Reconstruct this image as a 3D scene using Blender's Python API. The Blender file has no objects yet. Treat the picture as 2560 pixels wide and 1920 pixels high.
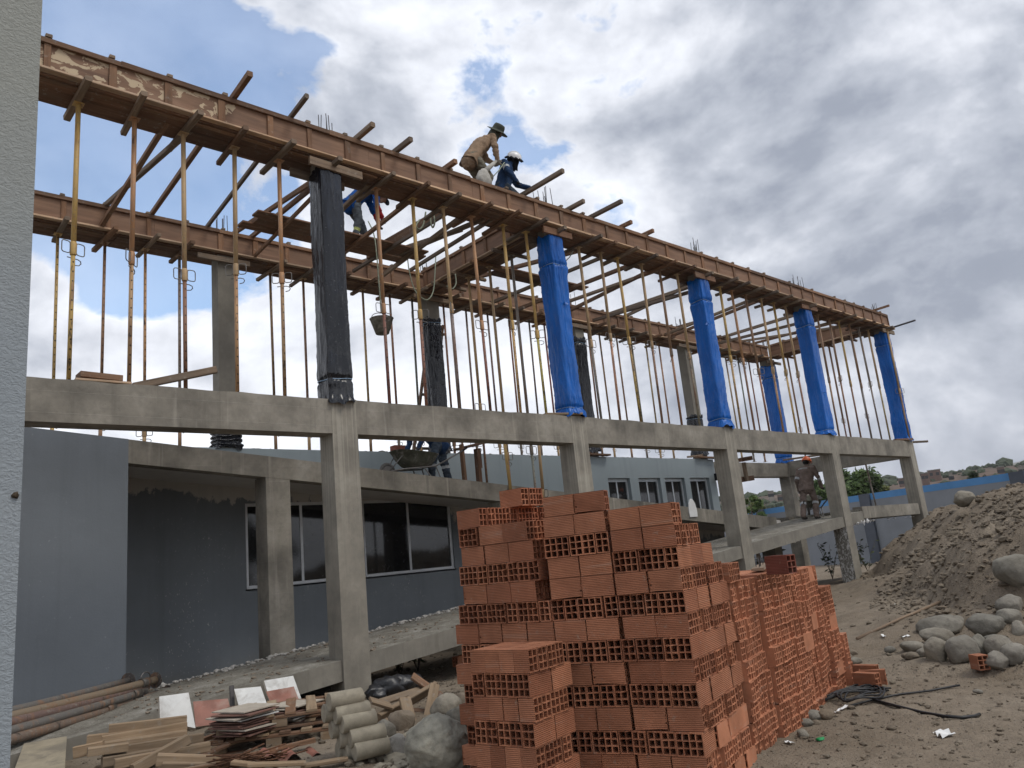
import bpy, bmesh, math, random
import numpy as np
from math import radians, sin, cos, pi, sqrt
from mathutils import Vector, Matrix, noise, Quaternion
from mathutils.bvhtree import BVHTree

# ------------------------------------------------------------------ camera, sky, sun, exposure
S = bpy.context.scene
COL = S.collection
YAW, PITCH, ROLL, FOC = .7547436, .2231985, .0998082, 1941.49
CAMZ = 1.6
_f = Vector((sin(YAW)*cos(PITCH), cos(YAW)*cos(PITCH), sin(PITCH)))
_r0 = Vector((cos(YAW), -sin(YAW), 0)); _d0 = _f.cross(_r0)
_r = _r0*cos(ROLL) + _d0*sin(ROLL); _d = _d0*cos(ROLL) - _r0*sin(ROLL)
cam_data = bpy.data.cameras.new('camera'); cam = bpy.data.objects.new('camera', cam_data); COL.objects.link(cam)
cam_data.sensor_width = 36; cam_data.lens = FOC/2560*36; cam_data.clip_start = .05; cam_data.clip_end = 6000
cam.matrix_world = Matrix(((_r.x, -_d.x, -_f.x, 0), (_r.y, -_d.y, -_f.y, 0), (_r.z, -_d.z, -_f.z, CAMZ), (0, 0, 0, 1)))
S.camera = cam

SUN_EL, SUN_AZ = radians(56), radians(160)           # azimuth clockwise from +Y
W = bpy.data.worlds.new('World'); S.world = W; W.use_nodes = True
wn = W.node_tree.nodes; wl = W.node_tree.links; wn.clear()
def N(t, **k):
    n = wn.new(t)
    for a, b in k.items(): setattr(n, a, b)
    return n
def wmath(op, a, b=None, c=None, clamp=False):
    n = N('ShaderNodeMath', operation=op, use_clamp=clamp)
    for i, v in enumerate((a, b, c)):
        if v is None: continue
        if isinstance(v, (int, float)): n.inputs[i].default_value = v
        else: wl.new(v, n.inputs[i])
    return n.outputs[0]
def wdot(vec, d):
    n = N('ShaderNodeVectorMath', operation='DOT_PRODUCT'); wl.new(vec, n.inputs[0]); n.inputs[1].default_value = d
    return n.outputs['Value']
def wramp(fac, stops):
    n = N('ShaderNodeValToRGB'); e = n.color_ramp.elements
    while len(e) < len(stops): e.new(.5)
    for el, (p, c) in zip(e, stops): el.position = p; el.color = (*c, 1) if len(c) == 3 else c
    wl.new(fac, n.inputs[0]); return n.outputs[0]
def wnoise(vec, scale, detail=8, rough=.55, dist=0):
    n = N('ShaderNodeTexNoise'); wl.new(vec, n.inputs['Vector']); n.inputs['Scale'].default_value = scale
    n.inputs['Detail'].default_value = detail; n.inputs['Roughness'].default_value = rough; n.inputs['Distortion'].default_value = dist
    return n.outputs['Fac']
sky = N('ShaderNodeTexSky', sky_type='NISHITA'); sky.sun_disc = False
sky.sun_elevation = SUN_EL; sky.sun_rotation = SUN_AZ; sky.air_density = 1.15; sky.dust_density = .6; sky.ozone_density = 2.0
bg_sky = N('ShaderNodeBackground'); wl.new(sky.outputs[0], bg_sky.inputs[0]); bg_sky.inputs[1].default_value = .14
tc = N('ShaderNodeTexCoord'); dirv = tc.outputs['Generated']
sep = N('ShaderNodeSeparateXYZ'); wl.new(dirv, sep.inputs[0]); dz = sep.outputs[2]
def wmap(loc, sc=(1, 1, 1.45)):
    m = N('ShaderNodeMapping'); wl.new(dirv, m.inputs[0]); m.inputs['Location'].default_value = loc; m.inputs['Scale'].default_value = sc; return m.outputs[0]
SEED = (21.3, 3.9, .4)
cp = wmap(SEED); cp2 = wmap((SEED[0]+.01, SEED[1]-.012, SEED[2]+.055))     # second look-up shifted towards the light
n1 = wnoise(cp, 3.0, 9, .54, .2); n1s = wnoise(cp2, 3.0, 9, .54, .2)
n2 = wnoise(cp, 10, 7, .58, .2); n3 = wnoise(cp, 1.6, 4, .5)
body = wmath('ADD', wmath('MULTIPLY', n1, .75), wmath('MULTIPLY', n2, .25))
relief = wmath('SUBTRACT', n1s, n1)
# a clear sector to the north, closed by haze low down; broken cloud elsewhere
clear = wmath('MULTIPLY_ADD', wdot(dirv, (.235, .817, .527)), 24.0, -23.3)
clear = wmath('MINIMUM', clear, wmath('MULTIPLY_ADD', dz, 9.0, -3.15))
clear = wmath('MAXIMUM', clear, wmath('MINIMUM', wmath('MULTIPLY_ADD', dz, 3.0, -1.35), -.26))
clear = wmath('MINIMUM', clear, 1.0)
cover = wmath('SUBTRACT', wmath('MULTIPLY_ADD', body, 4.2, -1.15), wmath('MULTIPLY', clear, .95))
dens = wramp(wmath('MULTIPLY_ADD', cover, .5, .0), [(.32, (0, 0, 0)), (.41, (1, 1, 1))])
veil = wmath('MULTIPLY', wmath('MULTIPLY_ADD', n3, 3.0, -1.15, True), .55)
dens = wmath('MAXIMUM', dens, wmath('MULTIPLY_ADD', veil, .62, .02))
# thick grey bases towards the east, thin bright cloud towards the west and north
east = wmath('MULTIPLY_ADD', wdot(dirv, (.85, .22, .478)), 5.0, -4.25, True)
lum = wmath('MULTIPLY_ADD', body, -1.7, 1.42)
lum = wmath('MULTIPLY_ADD', relief, 1.8, lum)
lum = wmath('SUBTRACT', lum, wmath('MULTIPLY', east, .26))
east2 = wmath('MULTIPLY_ADD', wdot(dirv, (.955, .27, 0)), 5.5, -4.5, True)
lum = wmath('ADD', lum, wmath('MULTIPLY', wmath('MULTIPLY_ADD', dz, -3.0, 1.15, True), wmath('MULTIPLY_ADD', east2, -.66, .36)))
lum = wmath('MULTIPLY_ADD', lum, .75, .2)
cloud_col = wramp(lum, [(.02, (.20, .225, .28)), (.31, (.24, .265, .32)), (.50, (.38, .405, .46)), (.665, (.56, .58, .63)), (.84, (.72, .745, .80)), (.96, (.80, .825, .875))])
bg_cloud = N('ShaderNodeBackground'); wl.new(cloud_col, bg_cloud.inputs[0]); bg_cloud.inputs[1].default_value = 1.0
mix = N('ShaderNodeMixShader'); wl.new(dens, mix.inputs[0]); wl.new(bg_sky.outputs[0], mix.inputs[1]); wl.new(bg_cloud.outputs[0], mix.inputs[2])
out = N('ShaderNodeOutputWorld'); wl.new(mix.outputs[0], out.inputs[0])
W.cycles.sampling_method = 'MANUAL'; W.cycles.sample_map_resolution = 1024

sun_data = bpy.data.lights.new('sun', 'SUN'); sun_data.energy = 1.1; sun_data.angle = radians(22); sun_data.color = (1, .95, .87)
sun = bpy.data.objects.new('sun', sun_data); COL.objects.link(sun)
_sd = Vector((sin(SUN_AZ)*cos(SUN_EL), cos(SUN_AZ)*cos(SUN_EL), sin(SUN_EL)))
sun.rotation_euler = _sd.to_track_quat('Z', 'Y').to_euler()
S.view_settings.view_transform = 'Standard'; S.view_settings.look = 'None'; S.view_settings.exposure = .62; S.view_settings.gamma = 1
S.view_settings.use_curve_mapping = False
S.cycles.max_bounces = 8; S.cycles.diffuse_bounces = 5; S.cycles.glossy_bounces = 3; S.cycles.use_denoising = True

# ------------------------------------------------------------------ helpers
R = random.Random(11)
def at(px, py, axis, val):
    """world point where the sight line of photo pixel (px,py) meets the plane axis=val"""
    d = _r*((px-1280)/FOC) + _d*((py-960)/FOC) + _f
    c = Vector((0, 0, CAMZ)); t = (val - c[axis])/d[axis]
    return c + d*t
def atd(px, py, depth): return Vector((0, 0, CAMZ)) + (_r*((px-1280)/FOC) + _d*((py-960)/FOC) + _f)*depth
V = Vector
class MB:
    def __init__(s): s.v = []; s.f = []; s.uv = []; s.mi = []; s.sm = []
    def face(s, idx, uv=None, mi=0, sm=False): s.f.append(idx); s.uv.append(uv); s.mi.append(mi); s.sm.append(sm)
    def add(s, vs): k = len(s.v); s.v += [Vector(p) for p in vs]; return k
    def box(s, x0, x1, y0, y1, z0, z1, mi=0, M=None):
        ps = [(x0,y0,z0),(x1,y0,z0),(x1,y1,z0),(x0,y1,z0),(x0,y0,z1),(x1,y0,z1),(x1,y1,z1),(x0,y1,z1)]
        if M is not None: ps = [M @ Vector(p) for p in ps]
        k = s.add(ps); dx, dy, dz = x1-x0, y1-y0, z1-z0
        for idx, (a, b) in (((0,3,2,1),(dy,dx)),((4,5,6,7),(dx,dy)),((0,1,5,4),(dx,dz)),((1,2,6,5),(dy,dz)),((2,3,7,6),(dx,dz)),((3,0,4,7),(dy,dz))):
            s.face([k+i for i in idx], [(0,0),(a,0),(a,b),(0,b)], mi)
        return s
    def bar(s, p0, p1, w, h, up=(0,0,1), ch=.006, mi=0, jit=0, u0=None):
        """chamfered timber from p0 to p1, w across, h in the up direction; uv runs along the grain"""
        p0 = Vector(p0); p1 = Vector(p1); d = (p1-p0); L = d.length; d.normalize()
        up = Vector(up); up = (up - d*up.dot(d))
        if up.length < 1e-4: up = Vector((1,0,0)) - d*d.x
        up.normalize(); sd = d.cross(up); a, b = w/2, h/2; ch = min(ch, a*.5, b*.5)
        prof = [(-a+ch,-b),(a-ch,-b),(a,-b+ch),(a,b-ch),(a-ch,b),(-a+ch,b),(-a,b-ch),(-a,-b+ch)]
        u0 = R.uniform(0, 20) if u0 is None else u0
        k = s.add([p + sd*(x+R.uniform(-jit,jit)) + up*(y+R.uniform(-jit,jit)) for p in (p0, p1) for x, y in prof])
        acc = 0
        for i in range(8):
            j = (i+1) % 8; e = sqrt((prof[j][0]-prof[i][0])**2+(prof[j][1]-prof[i][1])**2)
            s.face([k+i, k+j, k+8+j, k+8+i], [(u0,acc+u0),(u0,acc+e+u0),(u0+L,acc+e+u0),(u0+L,acc+u0)], mi); acc += e
        s.face([k+i for i in reversed(range(8))], [(prof[i][0]*.2+u0, prof[i][1]) for i in reversed(range(8))], mi)
        s.face([k+8+i for i in range(8)], [(prof[i][0]*.2+u0, prof[i][1]) for i in range(8)], mi)
        return s
    def tube(s, pts, rad, n=8, cap=True, mi=0, sm=True, closed=False):
        pts = [Vector(p) for p in pts]; m = len(pts)
        rad = [rad]*m if isinstance(rad, (int, float)) else rad
        t0 = (pts[1]-pts[0]).normalized(); a = t0.orthogonal().normalized(); rings = []; acc = 0
        for i, p in enumerate(pts):
            if closed: t = pts[(i+1) % m] - pts[i-1]
            else: t = pts[min(i+1, m-1)] - pts[max(i-1, 0)]
            t.normalize(); a = (a - t*a.dot(t))
            a = a.normalized() if a.length > 1e-6 else t.orthogonal().normalized()
            b = t.cross(a)
            rings.append((s.add([p + (a*cos(2*pi*q/n) + b*sin(2*pi*q/n))*rad[i] for q in range(n)]), acc))
            acc += (pts[min(i+1, m-1)]-p).length
        for i in range(m if closed else m-1):
            (k, u0), (l, u1) = rings[i], rings[(i+1) % m]
            for q in range(n):
                r = (q+1) % n
                s.face([k+q, k+r, l+r, l+q], [(u0, q/n), (u0, (q+1)/n), (u1, (q+1)/n), (u1, q/n)], mi, sm)
        if cap and not closed:
            s.face([rings[0][0]+q for q in reversed(range(n))], None, mi); s.face([rings[-1][0]+q for q in range(n)], None, mi)
        return s
    def grid(s, P, mi=0, sm=True, uvf=None, wrap=False):
        """P: rows of points"""
        nr, nc = len(P), len(P[0]); k = s.add([p for row in P for p in row])
        for i in range(nr-1):
            for j in range(nc if wrap else nc-1):
                j2 = (j+1) % nc
                s.face([k+i*nc+j, k+i*nc+j2, k+(i+1)*nc+j2, k+(i+1)*nc+j], [(j/nc, i/nr), ((j+1)/nc, i/nr), ((j+1)/nc, (i+1)/nr), (j/nc, (i+1)/nr)], mi, sm)
        return k
    def ball(s, c, r, sub=2, M=None, nz=0, ns=1.5, seed=0, mi=0, sm=True):
        bm = bmesh.new(); bmesh.ops.create_icosphere(bm, subdivisions=sub, radius=1)
        k = len(s.v); c = Vector(c); r = Vector((r, r, r)) if isinstance(r, (int, float)) else Vector(r)
        for v in bm.verts:
            p = v.co.copy(); q = 1 + (noise.fractal(p*ns + Vector((seed*7.1, seed*3.3, seed)), .9, 2.1, 4) * nz if nz else 0)
            p = Vector((p.x*r.x, p.y*r.y, p.z*r.z))*q
            if M is not None: p = M @ p
            s.v.append(c + p)
        for f in bm.faces: s.face([k+v.index for v in f.verts], None, mi, sm)
        bm.free(); return s
    def mesh(s, name, mats, off=Vector((0,0,0))):
        me = bpy.data.meshes.new(name)
        me.from_pydata([v - off for v in s.v], [], s.f)
        uvl = me.uv_layers.new(name='UVMap'); li = 0; flat = []
        for f, uv in zip(s.f, s.uv):
            if uv is None:
                for i in f: flat += [s.v[i].x*.7+s.v[i].z*.3, s.v[i].y*.7+s.v[i].z]
            else:
                for a in uv: flat += [a[0], a[1]]
        uvl.data.foreach_set('uv', flat)
        for m in (mats if isinstance(mats, (list, tuple)) else [mats]): me.materials.append(m)
        me.polygons.foreach_set('material_index', s.mi); me.polygons.foreach_set('use_smooth', s.sm)
        me.update(); return me
def link(name, data, parent=None, loc=None):
    o = bpy.data.objects.new(name, data); COL.objects.link(o)
    if parent is not None: o.parent = parent
    if loc is not None: o.location = loc
    return o
ORIG = {}
def thing(name, label, cat, loc, group=None):
    o = link(name, None, None, Vector(loc)); o.empty_display_size = .1
    return tag(o, label, cat, group)
def tag(o, label, cat, group=None):
    o['label'] = label; o['category'] = cat
    if group: o['group'] = group
    return o
def part(name, mb, mat, parent, label=None, off=None):
    """mesh given in world coordinates, child of a thing (or of a part of it)"""
    if off is None:
        off = Vector((0,0,0)); q = parent
        while q is not None: off = off + q.location; q = q.parent
    o = link(name, mb.mesh(name, mat, off), parent)
    if label: o['label'] = label
    return o
def solo(name, mb, mat, label, cat, group=None, kind=None):
    """a thing that is one mesh; origin at the middle of its foot"""
    lo = Vector([min(v[i] for v in mb.v) for i in range(3)]); hi = Vector([max(v[i] for v in mb.v) for i in range(3)])
    off = Vector(((lo.x+hi.x)/2, (lo.y+hi.y)/2, lo.z))
    o = link(name, mb.mesh(name, mat, off), None, off)
    if kind: o['kind'] = kind
    if label: o['label'] = label
    if cat and kind is None: o['category'] = cat
    if group: o['group'] = group
    return o
def struct(name, mb, mat, kind='structure', label=None):
    o = link(name, mb.mesh(name, mat)); o['kind'] = kind
    if label: o['label'] = label
    return o
def copy_tree(o, loc, rot=None):
    c = o.copy(); COL.objects.link(c); c.location = loc
    if rot is not None: c.rotation_euler = rot
    for ch in o.children:
        d = ch.copy(); COL.objects.link(d); d.parent = c
        for g in ch.children:
            e = g.copy(); COL.objects.link(e); e.parent = d
    return c
ORD = ['', 'first', 'second', 'third', 'fourth', 'fifth', 'sixth', 'seventh', 'eighth', 'ninth', 'tenth', 'eleventh', 'twelfth', 'thirteenth',
       'fourteenth', 'fifteenth', 'sixteenth', 'seventeenth', 'eighteenth', 'nineteenth', 'twentieth']
def ordn(n):
    if n <= 20: return ORD[n]
    return {2: 'twenty', 3: 'thirty', 4: 'forty'}[n//10] + ('-' + ORD[n % 10] if n % 10 else 'th')  if n % 10 else {3: 'thirtieth', 4: 'fortieth'}[n//10]

# ------------------------------------------------------------------ materials
class Mat:
    """small node builder"""
    def __init__(s, name, rough=.8, spec=.3, metal=0):
        s.m = bpy.data.materials.new(name); s.m.use_nodes = True; s.n = s.m.node_tree.nodes; s.l = s.m.node_tree.links
        s.b = s.n['Principled BSDF']; s.b.inputs['Roughness'].default_value = rough; s.b.inputs['Specular IOR Level'].default_value = spec; s.b.inputs['Metallic'].default_value = metal
        s._co = None
    def node(s, t, **k):
        n = s.n.new(t)
        for a, b in k.items(): setattr(n, a, b)
        return n
    def lk(s, v, sock):
        if isinstance(v, (int, float)): sock.default_value = v
        elif isinstance(v, tuple): sock.default_value = (*v, 1) if len(v) == 3 and sock.type == 'RGBA' else v
        else: s.l.new(v, sock)
    def co(s, kind='Object', scale=(1,1,1), rnd=True, loc=(0,0,0), rot=(0,0,0)):
        t = s.node('ShaderNodeTexCoord'); o = t.outputs[kind]
        if rnd:
            oi = s.node('ShaderNodeObjectInfo'); a = s.node('ShaderNodeVectorMath', operation='MULTIPLY_ADD')
            c = s.node('ShaderNodeCombineXYZ'); r = s.math('MULTIPLY', oi.outputs['Random'], 37.0)
            for i in range(3): s.lk(r, c.inputs[i])
            s.l.new(o, a.inputs[0]); a.inputs[1].default_value = (1,1,1); s.l.new(c.outputs[0], a.inputs[2]); o = a.outputs[0]
        m = s.node('ShaderNodeMapping'); s.l.new(o, m.inputs[0]); m.inputs['Scale'].default_value = scale; m.inputs['Location'].default_value = loc; m.inputs['Rotation'].default_value = rot
        return m.outputs[0]
    def wpos(s, scale=(1,1,1)):
        g = s.node('ShaderNodeNewGeometry'); m = s.node('ShaderNodeMapping'); s.l.new(g.outputs['Position'], m.inputs[0]); m.inputs['Scale'].default_value = scale
        return m.outputs[0]
    def xyz(s, vec):
        n = s.node('ShaderNodeSeparateXYZ'); s.l.new(vec, n.inputs[0]); return n.outputs
    def noise(s, vec, scale, detail=5, rough=.55, dist=0):
        n = s.node('ShaderNodeTexNoise'); s.l.new(vec, n.inputs['Vector']); n.inputs['Scale'].default_value = scale
        n.inputs['Detail'].default_value = detail; n.inputs['Roughness'].default_value = rough; n.inputs['Distortion'].default_value = dist; return n.outputs['Fac']
    def vor(s, vec, scale, feat='F1', out='Distance'):
        n = s.node('ShaderNodeTexVoronoi', feature=feat); s.l.new(vec, n.inputs['Vector']); n.inputs['Scale'].default_value = scale; return n.outputs[out]
    def math(s, op, a, b=None, c=None, clamp=False):
        n = s.node('ShaderNodeMath', operation=op, use_clamp=clamp)
        for i, v in enumerate((a, b, c)):
            if v is not None: s.lk(v, n.inputs[i])
        return n.outputs[0]
    def ramp(s, fac, stops, interp='LINEAR'):
        n = s.node('ShaderNodeValToRGB'); n.color_ramp.interpolation = interp; e = n.color_ramp.elements
        while len(e) < len(stops): e.new(.5)
        for el, (p, c) in zip(e, stops): el.position = p; el.color = (c, c, c, 1) if isinstance(c, (int, float)) else (*c, 1)
        s.l.new(fac, n.inputs[0]); return n.outputs[0]
    def mix(s, fac, a, b, blend='MIX'):
        n = s.node('ShaderNodeMix', data_type='RGBA', blend_type=blend); s.lk(fac, n.inputs[0]); s.lk(a, n.inputs[6]); s.lk(b, n.inputs[7]); return n.outputs[2]
    def objcol(s): return s.node('ShaderNodeObjectInfo').outputs['Color']
    def rand(s): return s.node('ShaderNodeObjectInfo').outputs['Random']
    def bump(s, h, strength=.4, dist=.01, prev=None):
        n = s.node('ShaderNodeBump'); n.inputs['Strength'].default_value = strength; n.inputs['Distance'].default_value = dist; s.lk(h, n.inputs['Height'])
        if prev is not None: s.l.new(prev, n.inputs['Normal'])
        return n.outputs[0]
    def done(s, col=None, normal=None, rough=None):
        if col is not None: s.lk(col, s.b.inputs['Base Color'])
        if normal is not None: s.lk(normal, s.b.inputs['Normal'])
        if rough is not None: s.lk(rough, s.b.inputs['Roughness'])
        return s.m

def m_concrete(name, base, dark, light, streak=0, board=True):
    m = Mat(name, .85, .25); w = m.wpos()
    n = m.noise(w, 1.6, 6, .6); n2 = m.noise(w, 14, 5, .6)
    c = m.ramp(n, [(.3, dark), (.52, base), (.72, light)])
    c = m.mix(m.ramp(n2, [(.45, 0.0), (.75, .35)]), c, dark)
    z = m.xyz(w)
    drip = m.noise(m.wpos((7, 7, .35)), 1.0, 4, .6)
    c = m.mix(m.ramp(drip, [(.55, 0.0), (.75, .45)]), c, tuple(x*.55 for x in dark))
    c = m.mix(m.ramp(m.noise(m.wpos((9, 9, .5)), 1.0, 3, .5), [(.62, 0.0), (.75, .4)]), c, tuple(min(1, x*1.25) for x in light))
    if streak:
        st = m.noise(m.wpos((26, 26, .25)), 1.0, 3, .6)
        c = m.mix(m.math('MULTIPLY', m.ramp(st, [(.47, 0.0), (.58, 1.0)]), m.math('MULTIPLY', m.math('MULTIPLY_ADD', z[2], .5, -.75, True), streak)), c, (.50, .475, .40))
    h = m.math('ADD', m.math('MULTIPLY', n2, .6), m.math('MULTIPLY', m.ramp(m.vor(w, 9), [(.0, 0.0), (.12, 1.0)]), .35))
    if board:
        bl = m.math('FRACT', m.math('MULTIPLY', z[2], 4.1)); h = m.math('ADD', h, m.math('MULTIPLY', m.ramp(bl, [(.0, 1.0), (.03, 0.0)]), .6))
    return m.done(c, m.bump(h, .5, .012))
M_CONC = m_concrete('concrete', (.235, .215, .18), (.125, .115, .098), (.335, .31, .265))
M_CONC2 = m_concrete('concrete_streaked', (.25, .228, .19), (.16, .148, .125), (.33, .31, .26), .28, False)
M_CONCR = m_concrete('concrete_rear', (.21, .195, .165), (.15, .138, .118), (.27, .25, .21), 0, False)
def _slab():
    m = Mat('rough_slab', .95, .15); w = m.wpos(); n = m.noise(w, 3, 6, .65); n2 = m.noise(w, 26, 5, .7)
    c = m.ramp(n, [(.3, (.15, .135, .11)), (.55, (.25, .235, .20)), (.75, (.38, .365, .33))])
    c = m.mix(m.ramp(n2, [(.5, 0.0), (.72, .7)]), c, (.08, .072, .06))
    c = m.mix(m.ramp(m.vor(w, 22), [(.05, .8), (.2, 0.0)]), c, (.45, .44, .41))
    return m.done(c, m.bump(m.math('ADD', n2, m.math('MULTIPLY', n, .8)), .9, .04))
M_SLAB = _slab()
def _chipped():
    m = Mat('chipped_concrete', .9, .2); w = m.wpos(); n = m.noise(m.wpos((1, 1, .5)), 22, 4, .6, .8)
    c = m.mix(m.ramp(n, [(.5, 0.0), (.58, 1.0)]), (.2, .19, .165), (.6, .59, .57))
    return m.done(m.mix(m.ramp(m.noise(w, 2.5, 3), [(.4, 0.0), (.7, .5)]), c, (.13, .12, .1)), m.bump(n, .8, .02))
M_CHIP = _chipped()
def _paint(name, base, splat=.6, top=None):
    m = Mat(name, .6, .3); w = m.wpos(); n = m.noise(w, .55, 4, .5); z = m.xyz(w)
    c = m.mix(m.ramp(n, [(.35, 0.0), (.7, .8)]), base, tuple(x*1.24 for x in base))
    c = m.mix(m.ramp(m.noise(w, 3.5, 6, .65), [(.5, 0.0), (.8, .25)]), c, tuple(x*.72 for x in base))
    sp = m.math('MULTIPLY', m.ramp(m.noise(m.wpos((1, 1, .6)), 34, 3, .55), [(.66, 0.0), (.70, 1.0)]), m.ramp(m.noise(w, 1.1, 3, .5), [(.48, 0.0), (.64, 1.0)]))
    c = m.mix(m.math('MULTIPLY', sp, splat), c, (.62, .62, .6))
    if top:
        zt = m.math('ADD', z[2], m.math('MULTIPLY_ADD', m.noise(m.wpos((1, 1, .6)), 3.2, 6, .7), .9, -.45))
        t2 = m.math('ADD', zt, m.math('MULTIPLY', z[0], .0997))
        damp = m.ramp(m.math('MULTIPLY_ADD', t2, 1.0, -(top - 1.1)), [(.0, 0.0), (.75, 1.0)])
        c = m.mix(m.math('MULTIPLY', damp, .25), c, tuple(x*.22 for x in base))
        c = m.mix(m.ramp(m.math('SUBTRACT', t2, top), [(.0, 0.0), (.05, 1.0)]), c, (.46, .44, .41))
        c = m.mix(m.math('GREATER_THAN', m.math('MULTIPLY_ADD', z[0], .0997, z[2]), 4.06), c, m.mix(m.ramp(n, [(.35, 0.0), (.7, 1.0)]), (.235, .275, .29), (.275, .315, .33)))  # same wall above the ramp coloured paler, its stronger light painted in
    c = m.mix(m.math('MULTIPLY', m.ramp(m.noise(m.wpos((5, 5, .22)), 1.0, 4, .6), [(.5, 0.0), (.72, 1.0)]), .22), c, tuple(x*.6 for x in base))
    c = m.mix(m.math('MULTIPLY', m.ramp(m.math('ADD', z[2], m.math('MULTIPLY', m.noise(w, 4, 5, .65), .9)), [(.35, 1.0), (.95, 0.0)]), .5), c, (.23, .205, .17))
    tw = m.noise(m.wpos((1, 1, 2.2)), 2.3, 5, .6, 1.5)
    return m.done(c, m.bump(m.math('ADD', m.noise(w, 40, 4, .6), m.math('MULTIPLY', tw, 1.6)), .16, .01))
M_WALL = _paint('grey_blue_paint', (.145, .162, .18), .15)
M_WALLL = _paint('pale_grey_paint', (.33, .37, .38), .12)
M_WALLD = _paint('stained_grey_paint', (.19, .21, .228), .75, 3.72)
M_SOFFIT = _paint('soffit_plaster', (.58, .565, .54), .1)
def _stucco():
    m = Mat('stucco', .7, .25); w = m.wpos(); v = m.noise(m.wpos((1, 1, 1.4)), 55, 3, .5, 1.5)
    r = m.ramp(v, [(.38, 0.0), (.5, .45), (.62, 1.0)])
    z = m.xyz(w); mud = m.ramp(m.math('ADD', z[2], m.math('MULTIPLY', m.noise(w, 3, 4), .35)), [(.0, 0.0), (1.0, 1.0)])
    c = m.mix(m.ramp(m.noise(w, 2, 4), [(.3, 0.0), (.75, .5)]), (.235, .265, .29), (.29, .31, .325))
    mud = m.ramp(m.math('MULTIPLY_ADD', z[2], .9, m.math('MULTIPLY_ADD', m.noise(w, 2.5, 4), .5, -2.25)), [(.1, 0.0), (.7, .6)])
    c = m.mix(mud, c, (.27, .265, .215))
    return m.done(c, m.bump(r, .32, .008))
M_STUCCO = _stucco()
def m_wood(name, base, dark, light, grey=0, rough=.8):
    m = Mat(name, rough, .2); u = m.co('UV', (1.3, 24, 1)); n = m.noise(u, 1.0, 6, .62, .3); f = m.noise(m.co('UV', (3, 90, 1)), 1.0, 3, .6)
    c = m.ramp(n, [(.28, dark), (.5, base), (.75, light)])
    c = m.mix(m.ramp(m.noise(m.co('UV', (2, 5, 1)), 1.2, 4, .6), [(.45, 0.0), (.75, .55)]), c, (.16, .145, .125) if grey else dark)
    r = m.rand(); c = m.mix(m.ramp(m.noise(m.wpos(), 16, 5, .65), [(.58, 0.0), (.70, .6)]), c, (.27, .25, .22))
    c = m.mix(m.ramp(m.noise(m.wpos(), 2.8, 4, .6), [(.5, 0.0), (.7, .35)]), c, (.15, .13, .105))
    c = m.mix(1.0, c, m.ramp(r, [(0, (.72, .72, .74)), (.5, (1, .98, .95)), (1, (1.28, 1.2, 1.1))]), 'MULTIPLY')
    return m.done(c, m.bump(m.math('ADD', n, m.math('MULTIPLY', f, .6)), .45, .004))
M_TIMBER = m_wood('weathered_timber', (.18, .135, .10), (.095, .07, .053), (.27, .215, .165), 1)
M_TIMBERB = m_wood('brown_timber', (.175, .102, .064), (.09, .054, .035), (.255, .16, .106))
M_PALE = m_wood('pale_sawn_timber', (.255, .19, .128), (.155, .112, .074), (.345, .27, .19))
M_EDGE = m_wood('fresh_board_edge', (.50, .36, .25), (.34, .23, .15), (.60, .45, .33))
def _ply():
    m = Mat('form_plywood', .65, .3); w = m.wpos(); n = m.noise(m.wpos((.9, .9, 9)), 1.2, 6, .62, .4); n2 = m.noise(w, 2.2, 5, .6)
    c = m.ramp(n, [(.3, (.125, .068, .041)), (.52, (.205, .115, .069)), (.75, (.27, .162, .103))])
    c = m.mix(m.ramp(n2, [(.45, 0.0), (.75, .6)]), c, (.15, .09, .06))
    z = m.xyz(w)
    pat = m.ramp(m.noise(m.wpos((1, 1, 1.5)), 5.5, 4, .55, .6), [(.52, 0.0), (.545, 1.0)])
    left = m.math('LESS_THAN', m.math('ADD', m.math('MULTIPLY', z[1], .6), m.math('ADD', z[0], m.math('MULTIPLY', m.noise(w, 1.0, 2), 1.2))), 10.35)
    c = m.mix(m.math('MULTIPLY', pat, left), c, (.46, .36, .24))
    return m.done(c, m.bump(n, .25, .004))
M_PLY = _ply()
M_BATTEN = m_wood('form_batten', (.19, .108, .066), (.12, .069, .043), (.25, .152, .098))
M_SOFB = m_wood('soffit_board', (.15, .085, .055), (.085, .05, .034), (.215, .13, .088))
def _steel():
    m = Mat('painted_prop_steel', .5, .4); o = m.co('Object', (1, 1, 1)); n = m.noise(m.co('Object', (8, 8, 1.3)), 1.5, 6, .65); n2 = m.noise(o, 30, 4, .6)
    c = m.mix(m.ramp(n, [(.50, 0.0), (.66, .75)]), m.objcol(), (.22, .115, .06))
    c = m.mix(m.ramp(n2, [(.56, 0.0), (.68, .65)]), c, (.22, .2, .17))
    c = m.mix(m.ramp(m.noise(m.co('Object', (14, 14, 3)), 1.0, 4, .6), [(.62, 0.0), (.7, .8)]), c, (.035, .027, .022))
    return m.done(c, m.bump(n2, .25, .004))
M_STEEL = _steel()
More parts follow.
